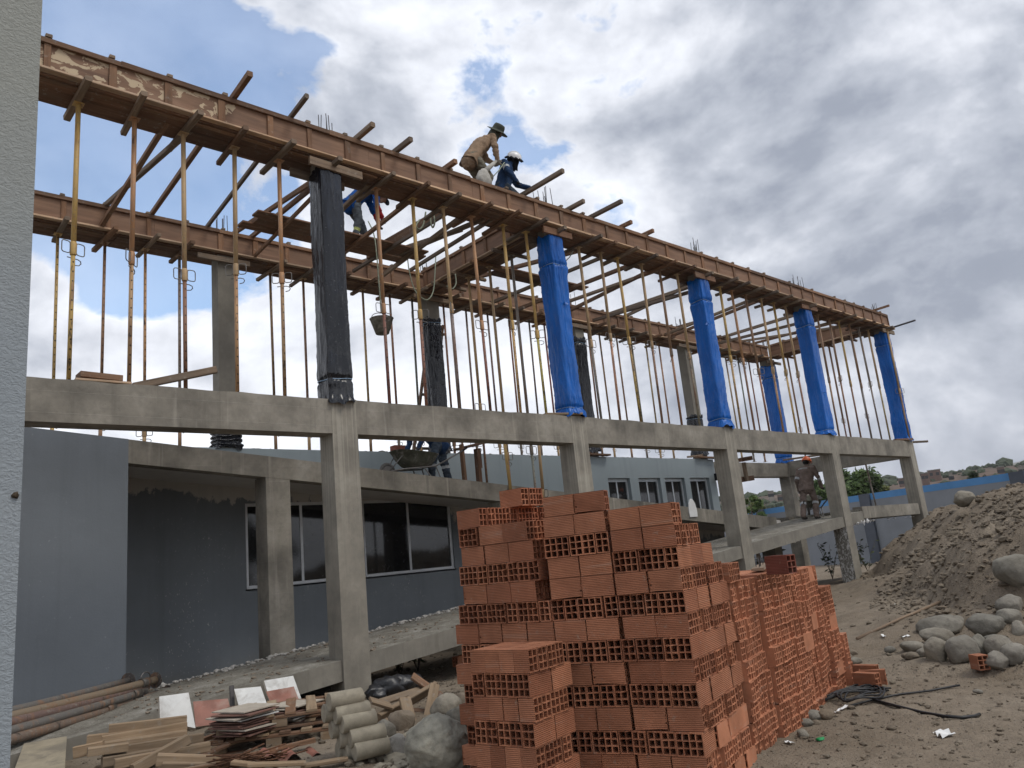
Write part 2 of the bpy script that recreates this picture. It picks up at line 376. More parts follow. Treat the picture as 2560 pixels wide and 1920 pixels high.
def _holed():
    m = Mat('perforated_prop_tube', .55, .4); t = m.node('ShaderNodeTexCoord').outputs['Object']; x = m.xyz(t)
    n = m.noise(m.co('Object', (8, 8, 1.3)), 1.5, 6, .65)
    c = m.mix(m.ramp(n, [(.45, 0.0), (.62, .85)]), m.objcol(), (.15, .075, .042))
    c = m.mix(m.ramp(m.noise(m.co('Object', (16, 16, 5)), 1.0, 4, .6), [(.58, 0.0), (.66, .85)]), c, (.04, .032, .028))
    dz = m.math('ABSOLUTE', m.math('SUBTRACT', m.math('FRACT', m.math('MULTIPLY', x[2], 8.3)), .5)); dx = m.math('MULTIPLY', m.math('ABSOLUTE', x[0]), 8.3)
    d = m.math('SQRT', m.math('ADD', m.math('MULTIPLY', dz, dz), m.math('MULTIPLY', dx, dx)))
    c = m.mix(m.math('LESS_THAN', d, .085), c, (.006, .005, .005))
    return m.done(c)
M_HOLED = _holed()
def m_plain(name, col, rough=.6, spec=.3, metal=0, var=.3, scale=8, bump=.2, dirt=None):
    m = Mat(name, rough, spec, metal); w = m.co('Object'); n = m.noise(w, scale, 5, .6)
    c = m.mix(m.ramp(n, [(.35, 0.0), (.7, 1.0)]), tuple(x*(1-var) for x in col), tuple(min(1, x*(1+var)) for x in col))
    if dirt: c = m.mix(m.ramp(m.noise(w, scale*.6, 6, .65, .5), [(.5, 0.0), (.65, .8)]), c, dirt)
    return m.done(c, m.bump(m.noise(w, scale*4, 4, .6), bump, .008))
M_WIRE = m_plain('galvanised_wire', (.16, .15, .14), .5, .4, .5)
M_RUST = m_plain('rusty_bar', (.12, .06, .035), .8, .2, 0, .5, 30)
M_REBAR = m_plain('rebar_steel', (.06, .055, .055), .6, .4, .4)
M_ALU = m_plain('aluminium_frame', (.62, .64, .66), .4, .5, .2, .08, 5, .05)
M_ALUD = m_plain('grey_window_frame', (.42, .45, .47), .45, .5, .1, .1, 5, .05)
def _glass():
    m = Mat('dark_window_glass', .06, .55); w = m.wpos()
    c = m.mix(m.ramp(m.noise(w, 14, 4, .6), [(.6, 0.0), (.72, .6)]), (.012, .012, .013), (.06, .06, .058))
    return m.done(c, m.bump(m.noise(w, 1.5, 2), .03, .02))
M_GLASS = _glass()
def m_plastic(name, col, rough, wr, dust, spec=.5):
    m = Mat(name, rough, .5); w = m.wpos((1, 1, .55)); n = m.noise(w, 9, 6, .65, 1.2); n2 = m.noise(m.wpos((2.2, 2.2, .35)), 12, 4, .6, .4)
    c = m.mix(m.ramp(m.noise(w, 2.5, 5, .6), [(.4, 0.0), (.75, .7)]), col, dust)
    c = m.mix(m.ramp(m.noise(m.co('Object', (1, 1, .6)), 1.3, 3, .5), [(.42, 0.0), (.7, .6)]), c, tuple(v*1.5 + .004 for v in dust))
    h = m.math('ADD', n, m.math('MULTIPLY', n2, .8))
    m.b.inputs['Specular IOR Level'].default_value = spec
    zz = m.xyz(m.wpos())
    du = m.math('MULTIPLY', m.ramp(m.noise(m.wpos((1, 1, .7)), 6, 6, .7), [(.5, 0.0), (.75, 1.0)]), m.math('MULTIPLY_ADD', zz[2], -.16, 1.05, True))
    c = m.mix(m.math('MULTIPLY', du, .32), c, (.30, .30, .29))
    c = m.mix(m.math('MULTIPLY', m.ramp(m.noise(m.wpos(), 38, 3, .6), [(.66, 0.0), (.72, 1.0)]), .3), c, (.35, .36, .36))
    return m.done(c, m.bump(h, wr, .02))
M_BLACKP = m_plastic('black_plastic', (.006, .007, .010), .13, .2, (.008, .009, .014), .42)
M_BLUEP = m_plastic('blue_plastic', (.002, .078, .33), .27, .35, (.003, .098, .385), .26)
def _brick(name, base, rnd):
    m = Mat(name, .85, .2); t = m.node('ShaderNodeTexCoord').outputs['Object']; x = m.xyz(t); rn = m.rand()
    o = m.co('Object', (1, 1, 1)); n = m.noise(o, 7, 5, .6)
    c = m.ramp(n, [(.25, tuple(v*.78 for v in base)), (.5, base), (.78, tuple(v*1.22 for v in base))])
    c = m.mix(m.ramp(m.noise(m.co('Object', (.6, 5, 9)), 1.8, 3, .5), [(.62, 0.0), (.76, .5)]), c, (.44, .29, .22))
    c = m.mix(1.0, c, m.ramp(rn, [(0, (.70, .66, .66)), (.2, (.95, .90, .88)), (.5, (1, 1, 1)), (.8, (1.08, 1.06, 1.02)), (1, (1.24, 1.26, 1.26))]), 'MULTIPLY')
    c = m.mix(m.ramp(m.noise(m.wpos(), 3.1, 5, .65), [(.48, 0.0), (.72, .38)]), c, tuple(v*.62 for v in base))
    c = m.mix(m.ramp(m.noise(m.wpos(), 21, 4, .7), [(.60, 0.0), (.74, .6)]), c, (.36, .27, .21))
    # extruded ribs along the brick on its long faces
    rib = m.math('ABSOLUTE', m.math('SINE', m.math('MULTIPLY', m.math('ADD', x[2], m.math('MULTIPLY', x[1], 1.0)), 2*pi*42)))
    g = m.node('ShaderNodeNewGeometry'); 
    onside = m.math('LESS_THAN', m.math('ABSOLUTE', x[0]), .1185)
    h = m.math('ADD', m.math('MULTIPLY', m.ramp(rib, [(.1, 0.0), (.6, 1.0)]), onside), m.math('MULTIPLY', n, .25))
    c = m.mix(m.math('MULTIPLY', m.ramp(rib, [(.12, .85), (.55, 0.0)]), onside), c, tuple(v*.42 for v in base))  # shade in the grooves between ribs painted into the colour
    return m.done(c, m.bump(h, .8, .005))
M_BRICK = _brick('fired_clay', (.36, .152, .086), .2)
M_BRICKD = _brick('dark_fired_clay', (.20, .07, .05), .2)
def _dirt():
    m = Mat('dirt', .95, .12); w = m.wpos(); n = m.noise(w, .45, 6, .6); n2 = m.noise(w, 5, 7, .65); n3 = m.noise(w, 40, 5, .65)
    c = m.ramp(n, [(.3, (.18, .143, .103)), (.5, (.235, .192, .145)), (.7, (.28, .236, .183))])
    c = m.mix(m.ramp(n2, [(.4, 0.0), (.7, .6)]), c, (.118, .094, .07))
    c = m.mix(m.ramp(n3, [(.5, 0.0), (.7, .5)]), c, (.27, .23, .178))
    c = m.mix(m.ramp(m.vor(w, 24), [(.08, .65), (.22, 0.0)]), c, (.26, .24, .21))
    h = m.math('ADD', m.math('MULTIPLY', n2, 1.0), m.math('ADD', m.math('MULTIPLY', n3, .35), m.math('MULTIPLY', m.ramp(m.vor(w, 24), [(.05, 1.0), (.25, 0.0)]), .5)))
    return m.done(c, m.bump(h, .85, .05))
M_DIRT = _dirt()
def m_stone(name, a, b, cc):
    m = Mat(name, .85, .2); o = m.co('Object'); n = m.noise(o, 3.4, 6, .62, .5); n2 = m.noise(o, 18, 6, .65)
    c = m.ramp(n, [(.3, a), (.52, b), (.75, cc)])
    c = m.mix(m.ramp(n2, [(.5, 0.0), (.72, .5)]), c, tuple(v*.6 for v in a))
    r = m.rand(); c = m.mix(1.0, c, m.ramp(r, [(0, (.76, .75, .73)), (.4, (1, .98, .94)), (.7, (1.05, 1.02, 1.0)), (1, (1.28, 1.22, 1.12))]), 'MULTIPLY')
    return m.done(c, m.bump(m.math('ADD', n2, n), .5, .03))
M_STONE = m_stone('river_stone', (.145, .135, .116), (.20, .19, .166), (.28, .267, .235))
M_STONEG = m_stone('speckled_boulder', (.15, .15, .135), (.235, .235, .21), (.36, .35, .30))
M_PEB = m_stone('gravel', (.14, .115, .088), (.19, .16, .125), (.27, .235, .19))
M_RUBW = m_stone('white_rubble', (.30, .29, .265), (.40, .39, .37), (.54, .53, .50))
def _leaf(name, a, b):
    m = Mat(name, .7, .2); w = m.wpos(); n = m.noise(w, 1.1, 4, .6)
    c = m.ramp(n, [(.3, a), (.7, b)])
    m.b.inputs['Subsurface Weight'].default_value = 0
    return m.done(c)
M_LEAF = _leaf('green_leaves', (.035, .062, .020), (.10, .145, .045))
M_LEAFY = _leaf('yellow_green_leaves', (.060, .075, .022), (.14, .15, .05))
M_LEAFD = _leaf('dark_leaves', (.022, .033, .015), (.055, .07, .03))
M_BARK = m_plain('bark', (.10, .075, .055), .9, .1, 0, .4, 9, .6)
def _hill():
    m = Mat('dry_hillside', .95, .1); w = m.wpos(); n = m.noise(w, .018, 7, .65); n2 = m.noise(w, .12, 6, .7)
    c = m.ramp(n, [(.3, (.075, .06, .045)), (.5, (.125, .088, .068)), (.7, (.17, .122, .094))])
    c = m.mix(m.ramp(n2, [(.48, 0.0), (.62, .8)]), c, (.055, .05, .035))
    return m.done(c, m.bump(n2, .6, 2))
M_HILL = _hill()
M_FARHILL = m_plain('far_hillside', (.16, .15, .13), .95, .1, 0, .25, .01, .1)
M_BAND = m_plain('sky_blue_paint', (.075, .215, .43), .6, .3, 0, .1, 1.2, .1)
M_BWALL = m_plain('boundary_grey_paint', (.20, .215, .235), .65, .3, 0, .12, .8, .1)
M_BPIER = m_plain('slate_paint', (.075, .085, .105), .65, .3, 0, .15, 1.5, .1)
M_HOUSE = m_plain('bare_brick_house', (.17, .105, .08), .9, .1, 0, .3, .3, .1)
M_HOUSEW = m_plain('pale_house_wall', (.27, .235, .20), .9, .1, 0, .2, .3, .1)
M_HOLE = m_plain('dark_opening', (.02, .02, .022), .7, .2, 0, .1, 2, .05)
M_WHITE = m_plain('white_ceramic', (.62, .62, .60), .35, .4, 0, .08, 6, .05, (.36, .34, .31))
M_REDT = m_plain('red_brown_ceramic', (.25, .105, .075), .5, .35, 0, .2, 7, .1, (.31, .2, .16))
M_TILEB = m_plain('tile_backing', (.40, .355, .295), .8, .2, 0, .15, 9, .2)
M_TILED = m_plain('tile_red_edge', (.17, .095, .075), .8, .2, 0, .25, 12, .2)
M_CYL = m_plain('cast_concrete_sample', (.30, .27, .21), .85, .2, 0, .18, 9, .25, (.22, .195, .155))
M_CABLE = m_plain('black_cable', (.012, .012, .013), .45, .4, 0, .2, 12, .1)
M_PAPER = m_plain('white_scrap', (.7, .7, .69), .6, .3, 0, .05, 6, .1)
M_TARP = m_plain('black_bag_film', (.014, .014, .016), .35, .5, 0, .3, 8, .6)
M_BUCKET = m_plain('rubber_bucket', (.16, .15, .125), .8, .2, 0, .35, 14, .3, (.30, .28, .24))
M_TRAY = m_plain('dirty_barrow_tray', (.085, .085, .062), .7, .3, 0, .35, 7, .3, (.27, .255, .225))
M_TYRE = m_plain('grey_tyre', (.11, .105, .10), .85, .2, 0, .3, 12, .3)
M_ROPE = m_plain('pale_rope', (.27, .30, .23), .8, .2, 0, .2, 20, .2)
def m_cloth(name, col, var=.22): return m_plain(name, col, .9, .1, 0, var, 9, .5)
M_SKIN = m_plain('skin', (.25, .14, .095), .55, .35, 0, .12, 12, .1)
M_TAN = m_cloth('tan_cotton', (.25, .175, .118)); M_KHAKI = m_cloth('khaki_trousers', (.17, .155, .12)); M_OLIVE = m_cloth('olive_hat', (.075, .08, .065))
M_NAVY = m_cloth('navy_jacket', (.022, .045, .10)); M_HIVIS = m_plain('reflective_tape', (.42, .44, .45), .4, .4)
M_HELM = m_plain('white_helmet', (.75, .75, .74), .3, .5, 0, .04, 4, .03); M_HELMO = m_plain('orange_helmet', (.62, .115, .02), .32, .5, 0, .08, 4, .03)
M_FLAP = m_cloth('black_neck_flap', (.012, .013, .016)); M_BLUESH = m_cloth('blue_shirt', (.012, .065, .24)); M_RED = m_cloth('red_sleeves', (.25, .018, .022))
M_DENIM = m_cloth('denim', (.055, .07, .09), .4); M_DENIMG = m_cloth('grey_jeans', (.075, .085, .095), .3); M_GLOVE = m_cloth('work_gloves', (.30, .28, .25)); M_GLOVED = m_cloth('dark_gloves', (.045, .048, .055))
M_BROWN = m_cloth('brown_overall', (.175, .135, .115)); M_BOOT = m_plain('dusty_boots', (.045, .04, .035), .8, .2, 0, .3, 12, .3); M_BAGW = m_cloth('white_sack', (.40, .385, .35))
M_HAIR = m_plain('black_hair', (.01, .009, .008), .6, .3)
# ------------------------------------------------------------------ ground, mound, hills
OUT = [(21.0,9.3),(17.4,7.0),(13.7,5.6),(11.8,4.2),(10.9,2.8),(11.2,1.0),(13,-2.5),(20,-4),(30,0),(31,9),(26,10.0)]
def mound_d(x, y):
    d = 1e9; ins = False; n = len(OUT)
    for i in range(n):
        ax, ay = OUT[i]; bx, by = OUT[(i+1) % n]; ex, ey = bx-ax, by-ay
        t = max(0, min(1, ((x-ax)*ex+(y-ay)*ey)/(ex*ex+ey*ey))); d = min(d, math.hypot(x-ax-t*ex, y-ay-t*ey))
        if (ay > y) != (by > y) and x < (bx-ax)*(y-ay)/(by-ay)+ax: ins = not ins
    return d if ins else -d
def gh(x, y, fine=True):
    z = noise.noise(V((x*.35, y*.35, 3)))*.05 + noise.noise(V((x*1.3, y*1.3, 8)))*.02
    if fine: z += noise.fractal(V((x*4, y*4, 1)), .8, 2, 4)*.018
    if x < 6.5 and y > 5.0: z += .10*min(1, (y-5.0)/1.5)*min(1, (6.5-x)/1.5)
    if fine and 3 < x < 16:           # barrow and boot tracks crossing the yard
        for k, (y0, sl) in enumerate(((1.15, .20), (1.75, .215), (2.75, .05))):
            q = y - (y0 + sl*(x-4) + .12*sin(x*.9+k)); z += (-.030*math.exp(-(q/.07)**2) + .014*math.exp(-((abs(q)-.13)/.05)**2))*(.6+.4*noise.noise(V((x*3, k, 0))))
    d = mound_d(x, y)
    if d > -3.4 and x > 9: z += .42*min(1, (d+3.4)/3.4)**2*max(0, 1-max(0, d)/1.2)*(1+.6*noise.noise(V((x*1.4, y*1.4, 4))))
    if d > -.6:
        e = max(0, d + .15*noise.noise(V((x*.8, y*.8, 5))))
        m = 2.3*(1-math.exp(-1.75*e/2.3))
        k = min(1, max(0, d+.6)/1.2)
        m += k*(noise.fractal(V((x*1.1, y*1.1, 9)), .9, 2.1, 5)*.19 + (noise.fractal(V((x*5, y*5, 2)), .7, 2, 3)*.085 if fine else 0))
        z += m
    return z
def hit(px, py):
    """first meeting of a sight line with the ground"""
    c = V((0,0,CAMZ)); d = (atd(px, py, 1)-c).normalized(); t = 2.0
    while t < 45:
        q = c+d*t
        if q.z < gh(q.x, q.y): break
        t += .15
    for _ in range(8):
        q = c+d*(t-.08); 
        if q.z < gh(q.x, q.y): t -= .08
    return c+d*t
mb = MB()
def axis_pts(lo, a, b, hi, step, grow=1.35):
    p = [a]
    while p[-1] < b: p.append(p[-1]+step)
    s = step; q = p[-1]
    while q < hi: s *= grow; q = min(hi, q+s); p.append(q)
    s = step; q = a; pre = []
    while q > lo: s *= grow; q = max(lo, q-s); pre.append(q)
    return pre[::-1] + p
xs = axis_pts(-1500, 1.0, 24, 2500, .14); ys = axis_pts(-1500, 1.2, 11, 2500, .14)
P = [[V((x, y, gh(x, y) if abs(x) < 60 and abs(y) < 60 else 0)) for x in xs] for y in ys]
mb.grid(P); struct('ground', mb, M_DIRT, label='dry brown dirt ground with a heap of excavated earth')

# hills: a dry slope with scattered houses, and a bluish ridge farther off
def hill_h(x, y):
    t = (V((x, y)).dot(V((sin(1.0), cos(1.0)))) - 190)/260
    if t < 0: return -2
    b = min(1.0, t)
    az = math.degrees(math.atan2(x, y))
    return b*b*(3-2*b)*(22.5 + (az-50)*.05) + noise.fractal(V((x*.012, y*.012, 1)), .9, 2.1, 5)*2.6*b - 2*(1-b)
def fan(rad0, rad1, nr, a0, a1, na, hf):
    return [[V((r*sin(a), r*cos(a), hf(r*sin(a), r*cos(a)))) for a in [radians(a0+(a1-a0)*j/na) for j in range(na+1)]] for r in [rad0+(rad1-rad0)*(i/nr)**1.2 for i in range(nr+1)]]
mb = MB(); mb.grid(fan(150, 620, 40, 5, 115, 150, hill_h)); struct('hill', mb, M_HILL, label='dry reddish hillside with scrub beyond the boundary wall')
def ridge_h(x, y):
    az = math.degrees(math.atan2(x, y)); r = math.hypot(x, y); b = max(0, min(1, (r-1100)/700))
    return b*b*(3-2*b)*(42 + max(0, az-60)*3.6 + noise.fractal(V((az*.15, 2, 0)), .9, 2, 3)*5) - 5
mb = MB(); rh = random.Random(5)
for k in range(2600):
    az = radians(rh.uniform(30, 95)); r = rh.uniform(215, 520); x, y = r*sin(az), r*cos(az); z = hill_h(x, y)
    if z < 1 or noise.noise(V((x*.02, y*.02, 3))) < -.15: continue
    s_ = rh.uniform(.5, 1.6) + 2.2*rh.random()**8; mb.ball((x, y, z+s_*.3), (s_*1.3, s_*1.3, s_), 1, None, .4, 1.3, k % 61, 0, False)
struct('scrub', mb, M_LEAFD, 'stuff', 'dark scrub dotted over the dry hillside')
mb = MB(); mb.grid(fan(1050, 2400, 14, 20, 115, 90, ridge_h)); struct('distant_ridge', mb, M_FARHILL, label='grey blue mountain ridge on the horizon')

# ------------------------------------------------------------------ concrete ramp building under construction
YF, YM, YR = 9.45, 11.5, 13.57
CX = [5.40, 10.25, 15.23, 20.30, 25.58]; CW, CD = .40, .36
frame = thing('concrete_building_frame', 'unfinished two storey concrete frame with ramps between its columns', 'building', (13, YF, 0))
z1 = lambda x: .60 + (x-5.82)*.089
z2 = lambda x: 4.105 - .0997*x
for i, x in enumerate(CX):
    mb = MB(); zb = -.3
    if i == 3:
        mb.box(x, x+CW, YF-.004, YF+CD, 1.62, 4.063); part('column', mb, M_CONC2, frame)
        mb = MB(); mb.box(x+.003, x+CW, YF, YF+CD, zb, 1.62)
        for k in range(len(mb.f)): mb.mi[k] = 1 if k == 5 else 0
        part('column_base', mb, [M_CONC2, M_CHIP], frame, 'chipped white speckled lower column shaft')
        continue
    mb.box(x, x+CW, YF-.004, YF+CD, zb, 4.063)
    part('column', mb, M_CONC2, frame)
ends = [-.6] + CX + [26.0]
spans = [(-.6, CX[0])] + [(CX[i]+CW, CX[i+1]) for i in range(4)]
for a, b in spans:
    mb = MB(); n = int((b-a)/.22)+1
    top = [4.05 + noise.noise(V((a+(b-a)*j/n*1, 3.3, 0))*1.7)*.012 + R.uniform(-.006,.006) for j in range(n+1)]
    for j in range(n):
        xa, xb = a+(b-a)*j/n, a+(b-a)*(j+1)/n
        k = mb.add([(xa,YF,3.56),(xb,YF,3.56),(xb,YF+.34,3.56),(xa,YF+.34,3.56),(xa,YF,top[j]),(xb,YF,top[j+1]),(xb,YF+.34,top[j+1]),(xa,YF+.34,top[j])])
        for idx in ((0,3,2,1),(4,5,6,7),(0,1,5,4),(2,3,7,6)): mb.face([k+q for q in idx])
        if j == 0: mb.face([k, k+4, k+7, k+3])
        if j == n-1: mb.face([k+1, k+2, k+6, k+5])
    part('beam', mb, M_CONC, frame)
mb = MB(); mb.box(25.60, 25.95, YF+CD, YR, 3.55, 4.04); part('beam', mb, M_CONC, frame)
mb = MB(); mb.box(21.0, 25.58, YR, YR+.4, 3.53, 3.99); part('beam', mb, M_CONC, frame)
mb = MB(); mb.box(25.58, 25.98, YR, YR+.4, -.3, 4.02); part('column', mb, M_CONC, frame)
# mid columns, ramp flights, landing
for x in (5.37, 10.2, 15.3, 20.15):
    mb = MB(); mb.box(x, x+.4, YM+.004, YM+.4, -.3, z2(x)-.31)
    part('column', mb, M_CONC2 if x > 6 else M_CONC, frame)
def sloped(name, x0, x1, y0, y1, zt, th, mats, n=40, lab=None, rough=0):
    mb = MB(); X = [x0+(x1-x0)*i/n for i in range(n+1)]; ny = 8 if rough else 1
    rows = [[V((x, y0+(y1-y0)*j/ny, zt(x)+(rough*noise.fractal(V((x*3, y0+j*.9, 4)), .8, 2, 4) if 0 < j < ny else 0))) for x in X] for j in range(ny+1)]
    mb.grid(rows, 0, False)
    k = mb.add([(x, y, zt(x)-th) for y in (y0, y1) for x in X]); m = n+1
    for i in range(n):
        t0 = i; mb.face([k+i, k+i+1, k+m+i+1, k+m+i][::-1], None, 1)
        mb.face([k+i, k+i+1, t0+1, t0], None, 1)
        mb.face([k+m+i+1, k+m+i, ny*m+i, ny*m+i+1], None, 1)
    mb.face([k, 0, ny*m, k+m], None, 1) if ny == 1 else None
    return part(name, mb, mats, frame, lab)
sloped('ramp_slab', -.8, 21.5, YF+.03, YM+.02, z1, .26, [M_SLAB, M_CONCR], 60, 'lower ramp flight with rough unfinished top', .03)
sloped('ramp_slab', 3.3, 21.2, YM+.26, YR-.005, z2, .17, [M_SLAB, M_SOFFIT], 50, 'upper ramp flight with plastered underside', .02)
sloped('ramp_beam', 3.36, 20.5, YM, YM+.25, lambda x: z2(x)+.012, .335, [M_CONC, M_CONC], 70, 'sloping edge beam of the upper ramp flight')
mb = MB(); mb.box(21.5, 25.5, YF+.07, YM, 1.78, 2.06); mb.box(21.2, 25.49, YM+.003, YR-.02, 1.8, 2.06); part('landing_slab', mb, M_SLAB, frame)
mb = MB(); mb.box(21.52, 25.46, YF+.03, YF+.30, 1.795, 2.12); part('landing_beam', mb, M_CONC, frame)
# torn white foam left under the ramp edge
mb = MB()
for k in range(70):
    x = R.gauss(21.3, .4) if k < 40 else R.uniform(14, 25.4); zb = (min(1.795, z1(min(x,21.5))-.26)); w_ = R.uniform(.04,.12) if k < 40 else R.uniform(.02,.09)
    mb.ball((x, YF+.06+.1*R.random(), zb-.006), (w_, .04, R.uniform(.03,.075) if k < 40 else R.uniform(.004,.012)), 1, Matrix.Rotation(R.uniform(-.3,.3), 4, 'Y'), .8, 2, k, 0, False)
o = part('foam_scrap', mb, M_PAPER, frame); o['kind'] = 'stuff'
# white crumbs along the rear edge of the lower flight
mb = MB()
for k in range(800):
    x = R.uniform(2.2, 12.5); y = YM + .02 - abs(R.gauss(0, .13)); s = R.uniform(.004, .012) + .035*R.random()**4
    mb.ball((x, y, z1(x)+.015), (s*R.uniform(.8,1.6), s, s*.7), 1, None, .4, 2, k, 0, False)
struct('plaster_rubble', mb, M_RUBW, 'stuff', 'white crumbs of plaster along the ramp edge')
mb = MB()
for k in range(500):
    x = R.uniform(1.2, 13); y = R.uniform(YF+.12, YM); s = R.uniform(.008, .03)
    mb.ball((x, y, z1(x)+.006), (s*R.uniform(.8,1.8), s, s*.6), 1, None, .4, 2, k, 0, False)
struct('concrete_crumbs', mb, M_PEB, 'stuff', 'loose concrete crumbs scattered on the lower ramp')

# ------------------------------------------------------------------ existing grey building behind
bld = thing('painted_building', 'finished grey painted building with dark sliding windows behind the ramp', 'building', (10, YR, 0))
wins = [(5.93, 8.13, 1.57, 3.07, 2), (8.34, 10.56, 1.57, 3.07, 2)]
smalls = [tuple(at(px, 1215, 1, YR).x for px in pr) for pr in ((1522,1577),(1598,1653),(1664,1714),(1727,1776))]
wins += [(a, b, 2.25, 3.50, 2) for a, b in smalls]
mb = MB(); xs_ = sorted(set([-2.0, 21.0] + [w for q in wins for w in q[:2]])); TH = .22
for a, b in zip(xs_[:-1], xs_[1:]):
    w = [q for q in wins if q[0] <= a+1e-6 and q[1] >= b-1e-6]
    segs = [(-.2, 4.07)] if not w else [(-.2, w[0][2]), (w[0][3], 4.07)]
    for s0, s1 in segs: mb.box(a, b, YR, YR+TH, s0, s1)
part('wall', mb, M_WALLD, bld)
mb = MB(); mb.box(20.78, 21.0, YR+TH, 20, -.2, 4.07); part('wall', mb, M_WALLL, bld)
mb = MB(); mb.box(-2, 20.78, YR+TH, 20, 3.9, 4.06); part('roof', mb, M_SLAB, bld)
mb = MB(); mb.box(-2, 20.7, 16.5, 16.6, 0, 3.9); part('wall', mb, M_HOLE, bld, 'dark inner room wall')
mb = MB()
for k in range(150):
    x = R.uniform(6, 20.9); mb.ball((x, YR+.06+.1*R.random(), 4.07), (R.uniform(.03,.14), .05, R.uniform(.008,.03)), 1, None, .4, 2, k, 0, False)
o = part('mortar_lump', mb, M_CONCR, bld); o['kind'] = 'stuff'
# smooth projecting wall bay at the left, its top sloping with the ramp
mb = MB(); k = mb.add([(-1.5,YM-.003,-.2),(3.36,YM-.003,-.2),(3.36,YR,-.2),(-1.5,YR,-.2),(-1.5,YM-.003,4.26),(3.36,YM-.003,3.785),(3.36,YR,3.785),(-1.5,YR,4.26)])
for idx in ((0,3,2,1),(4,5,6,7),(0,1,5,4),(1,2,6,5),(2,3,7,6),(3,0,4,7)): mb.face([k+q for q in idx])
part('wall', mb, M_WALL, bld, 'smooth grey projecting wall bay with sloping top')
def window(x0, x1, z0, z1_, big):
    fw = .055 if big else .06; y = YR+.10 if not big else YR+.035; fm = M_ALU if big else M_ALUD
    mb = MB(); mb.box(x0, x1, y, y+.06, z0, z0+fw); mb.box(x0, x1, y, y+.06, z1_-fw, z1_); mb.box(x0, x0+fw, y, y+.06, z0+fw, z1_-fw); mb.box(x1-fw, x1, y, y+.06, z0+fw, z1_-fw)
    if not big: mb.box(x0+fw, x1-fw, y-.012, y, z1_-fw*1.6, z1_-fw*.4)
    f = part('window', mb, fm, bld); xm = (x0+x1)/2
    m2 = MB(); m2.box(xm-fw*.45, xm+fw*.45, y+.008, y+.05, z0+fw, z1_-fw); part('mullion', m2, fm, f)
    for a, b, dy in ((x0+fw, xm-fw*.45, .02), (xm+fw*.45, x1-fw, .034)):
        m3 = MB(); m3.box(a, b, y+dy, y+dy+.006, z0+fw, z1_-fw); part('pane', m3, M_GLASS, f)
    m4 = MB(); m4.box(x0-.02, x1+.02, y-.035, y-.001, z0-.03, z0+.012); part('sill', m4, fm, f)
for i, (a, b, c, d, _) in enumerate(wins): window(a, b, c, d, i < 2)
# a painted ceramic-white oval leaning on the ramp beam
p = at(1734, 1290, 1, YM-.02)
mb = MB(); prof = [(-.16,0),(-.17,.16),(-.13,.32),(-.06,.42),(.0,.45),(.06,.42),(.13,.32),(.17,.16),(.16,0)]
k = mb.add([(p.x+a, YM-.03, p.z-.02+b) for a, b in prof] + [(p.x+a, YM-.004, p.z-.02+b) for a, b in prof]); n = len(prof)
mb.face([k+i for i in range(n)]); mb.face([k+n+i for i in reversed(range(n))])
for i in range(n): mb.face([k+i, k+n+i, k+n+(i+1) % n, k+(i+1) % n])
solo('round_topped_panel', mb, M_PAPER, 'small white round topped panel fixed on the sloping ramp beam', 'panel')
# work lamp hanging from the wall corner
p = at(1795, 1192, 1, YR-.15); lamp = thing('work_lamp', 'small black floodlight hanging from planks at the grey wall corner', 'lamp', p)
mb = MB(); mb.box(p.x-.16, p.x+.12, YR-.25, YR-.12, p.z-.11, p.z+.1); part('housing', mb, M_FLAP, lamp)
mb = MB(); mb.box(p.x-.12, p.x+.08, YR-.262, YR-.252, p.z-.07, p.z+.06); part('lens', mb, M_GLASS, lamp)
mb = MB(); mb.tube([(p.x-.12, YR-.18, p.z+.1), (p.x-.02, YR-.15, 4.1)], .012, 6); mb.tube([(p.x+.1, YR-.18, p.z+.1), (p.x, YR-.15, 4.1)], .012, 6); part('cord', mb, M_FLAP, lamp)

# near stuccoed wall at the left edge of the view
e0 = at(106, 0, 1, 2.35); e1 = at(25, 1920, 1, 2.35); xe = (e0.x+e1.x)/2
mb = MB(); mb.box(xe-3.2, xe, 2.35, 2.62, -.2, 5.2)
wallt = solo('stucco_wall', mb, M_STUCCO, 'close rough stuccoed grey wall at the left edge of the view', 'wall')
h = at(38, 1238, 1, 2.345); mb = MB(); mb.ball(h, (.008, .003, .008), 2, None, .7, 3, 3); part('screw_hole', mb, m_plain('chipped_hole', (.09, .07, .05), .9, .1, 0, .6, 90, .6), wallt)

# ------------------------------------------------------------------ boundary wall with blue band
bw0 = V((39.5, 27.5, 0)); bw1 = V((27.5, -4.5, 0)); bd = (bw1-bw0).normalized(); bn = V((-bd.y, bd.x, 0))
bwall = thing('boundary_wall', 'long grey boundary wall with a sky blue band along its top', 'wall', (bw0+bw1)/2)
L = (bw1-bw0).length
def along(mb, s0, s1, t, z0, z1, off=0):
    q = bw0 + bd*s0 + bn*off; M = Matrix(((bd.x, bn.x, 0, q.x), (bd.y, bn.y, 0, q.y), (0, 0, 1, 0), (0, 0, 0, 1)))
    mb.box(0, s1-s0, -t/2, t/2, z0, z1, 0, M)
def on_wall(px, py):   # distance along the wall of a sight line
    d = at(px, py, 0, 10) - V((0, 0, CAMZ)); den = d.x*bd.y - d.y*bd.x
    return (d.y*bw0.x - d.x*bw0.y)/( d.x*bd.y - d.y*bd.x)
piers = [on_wall(2168, 1250), on_wall(2549, 1190)]; gap = piers[1]-piers[0]
ps = sorted([p for p in [piers[0]-gap, piers[0]] + [piers[1], piers[1]+gap] if 0 < p < L])
mb = MB(); along(mb, 0, L, .16, -.3, 2.68); part('panel', mb, M_BWALL, bwall)
edges = [0] + ps + [L]
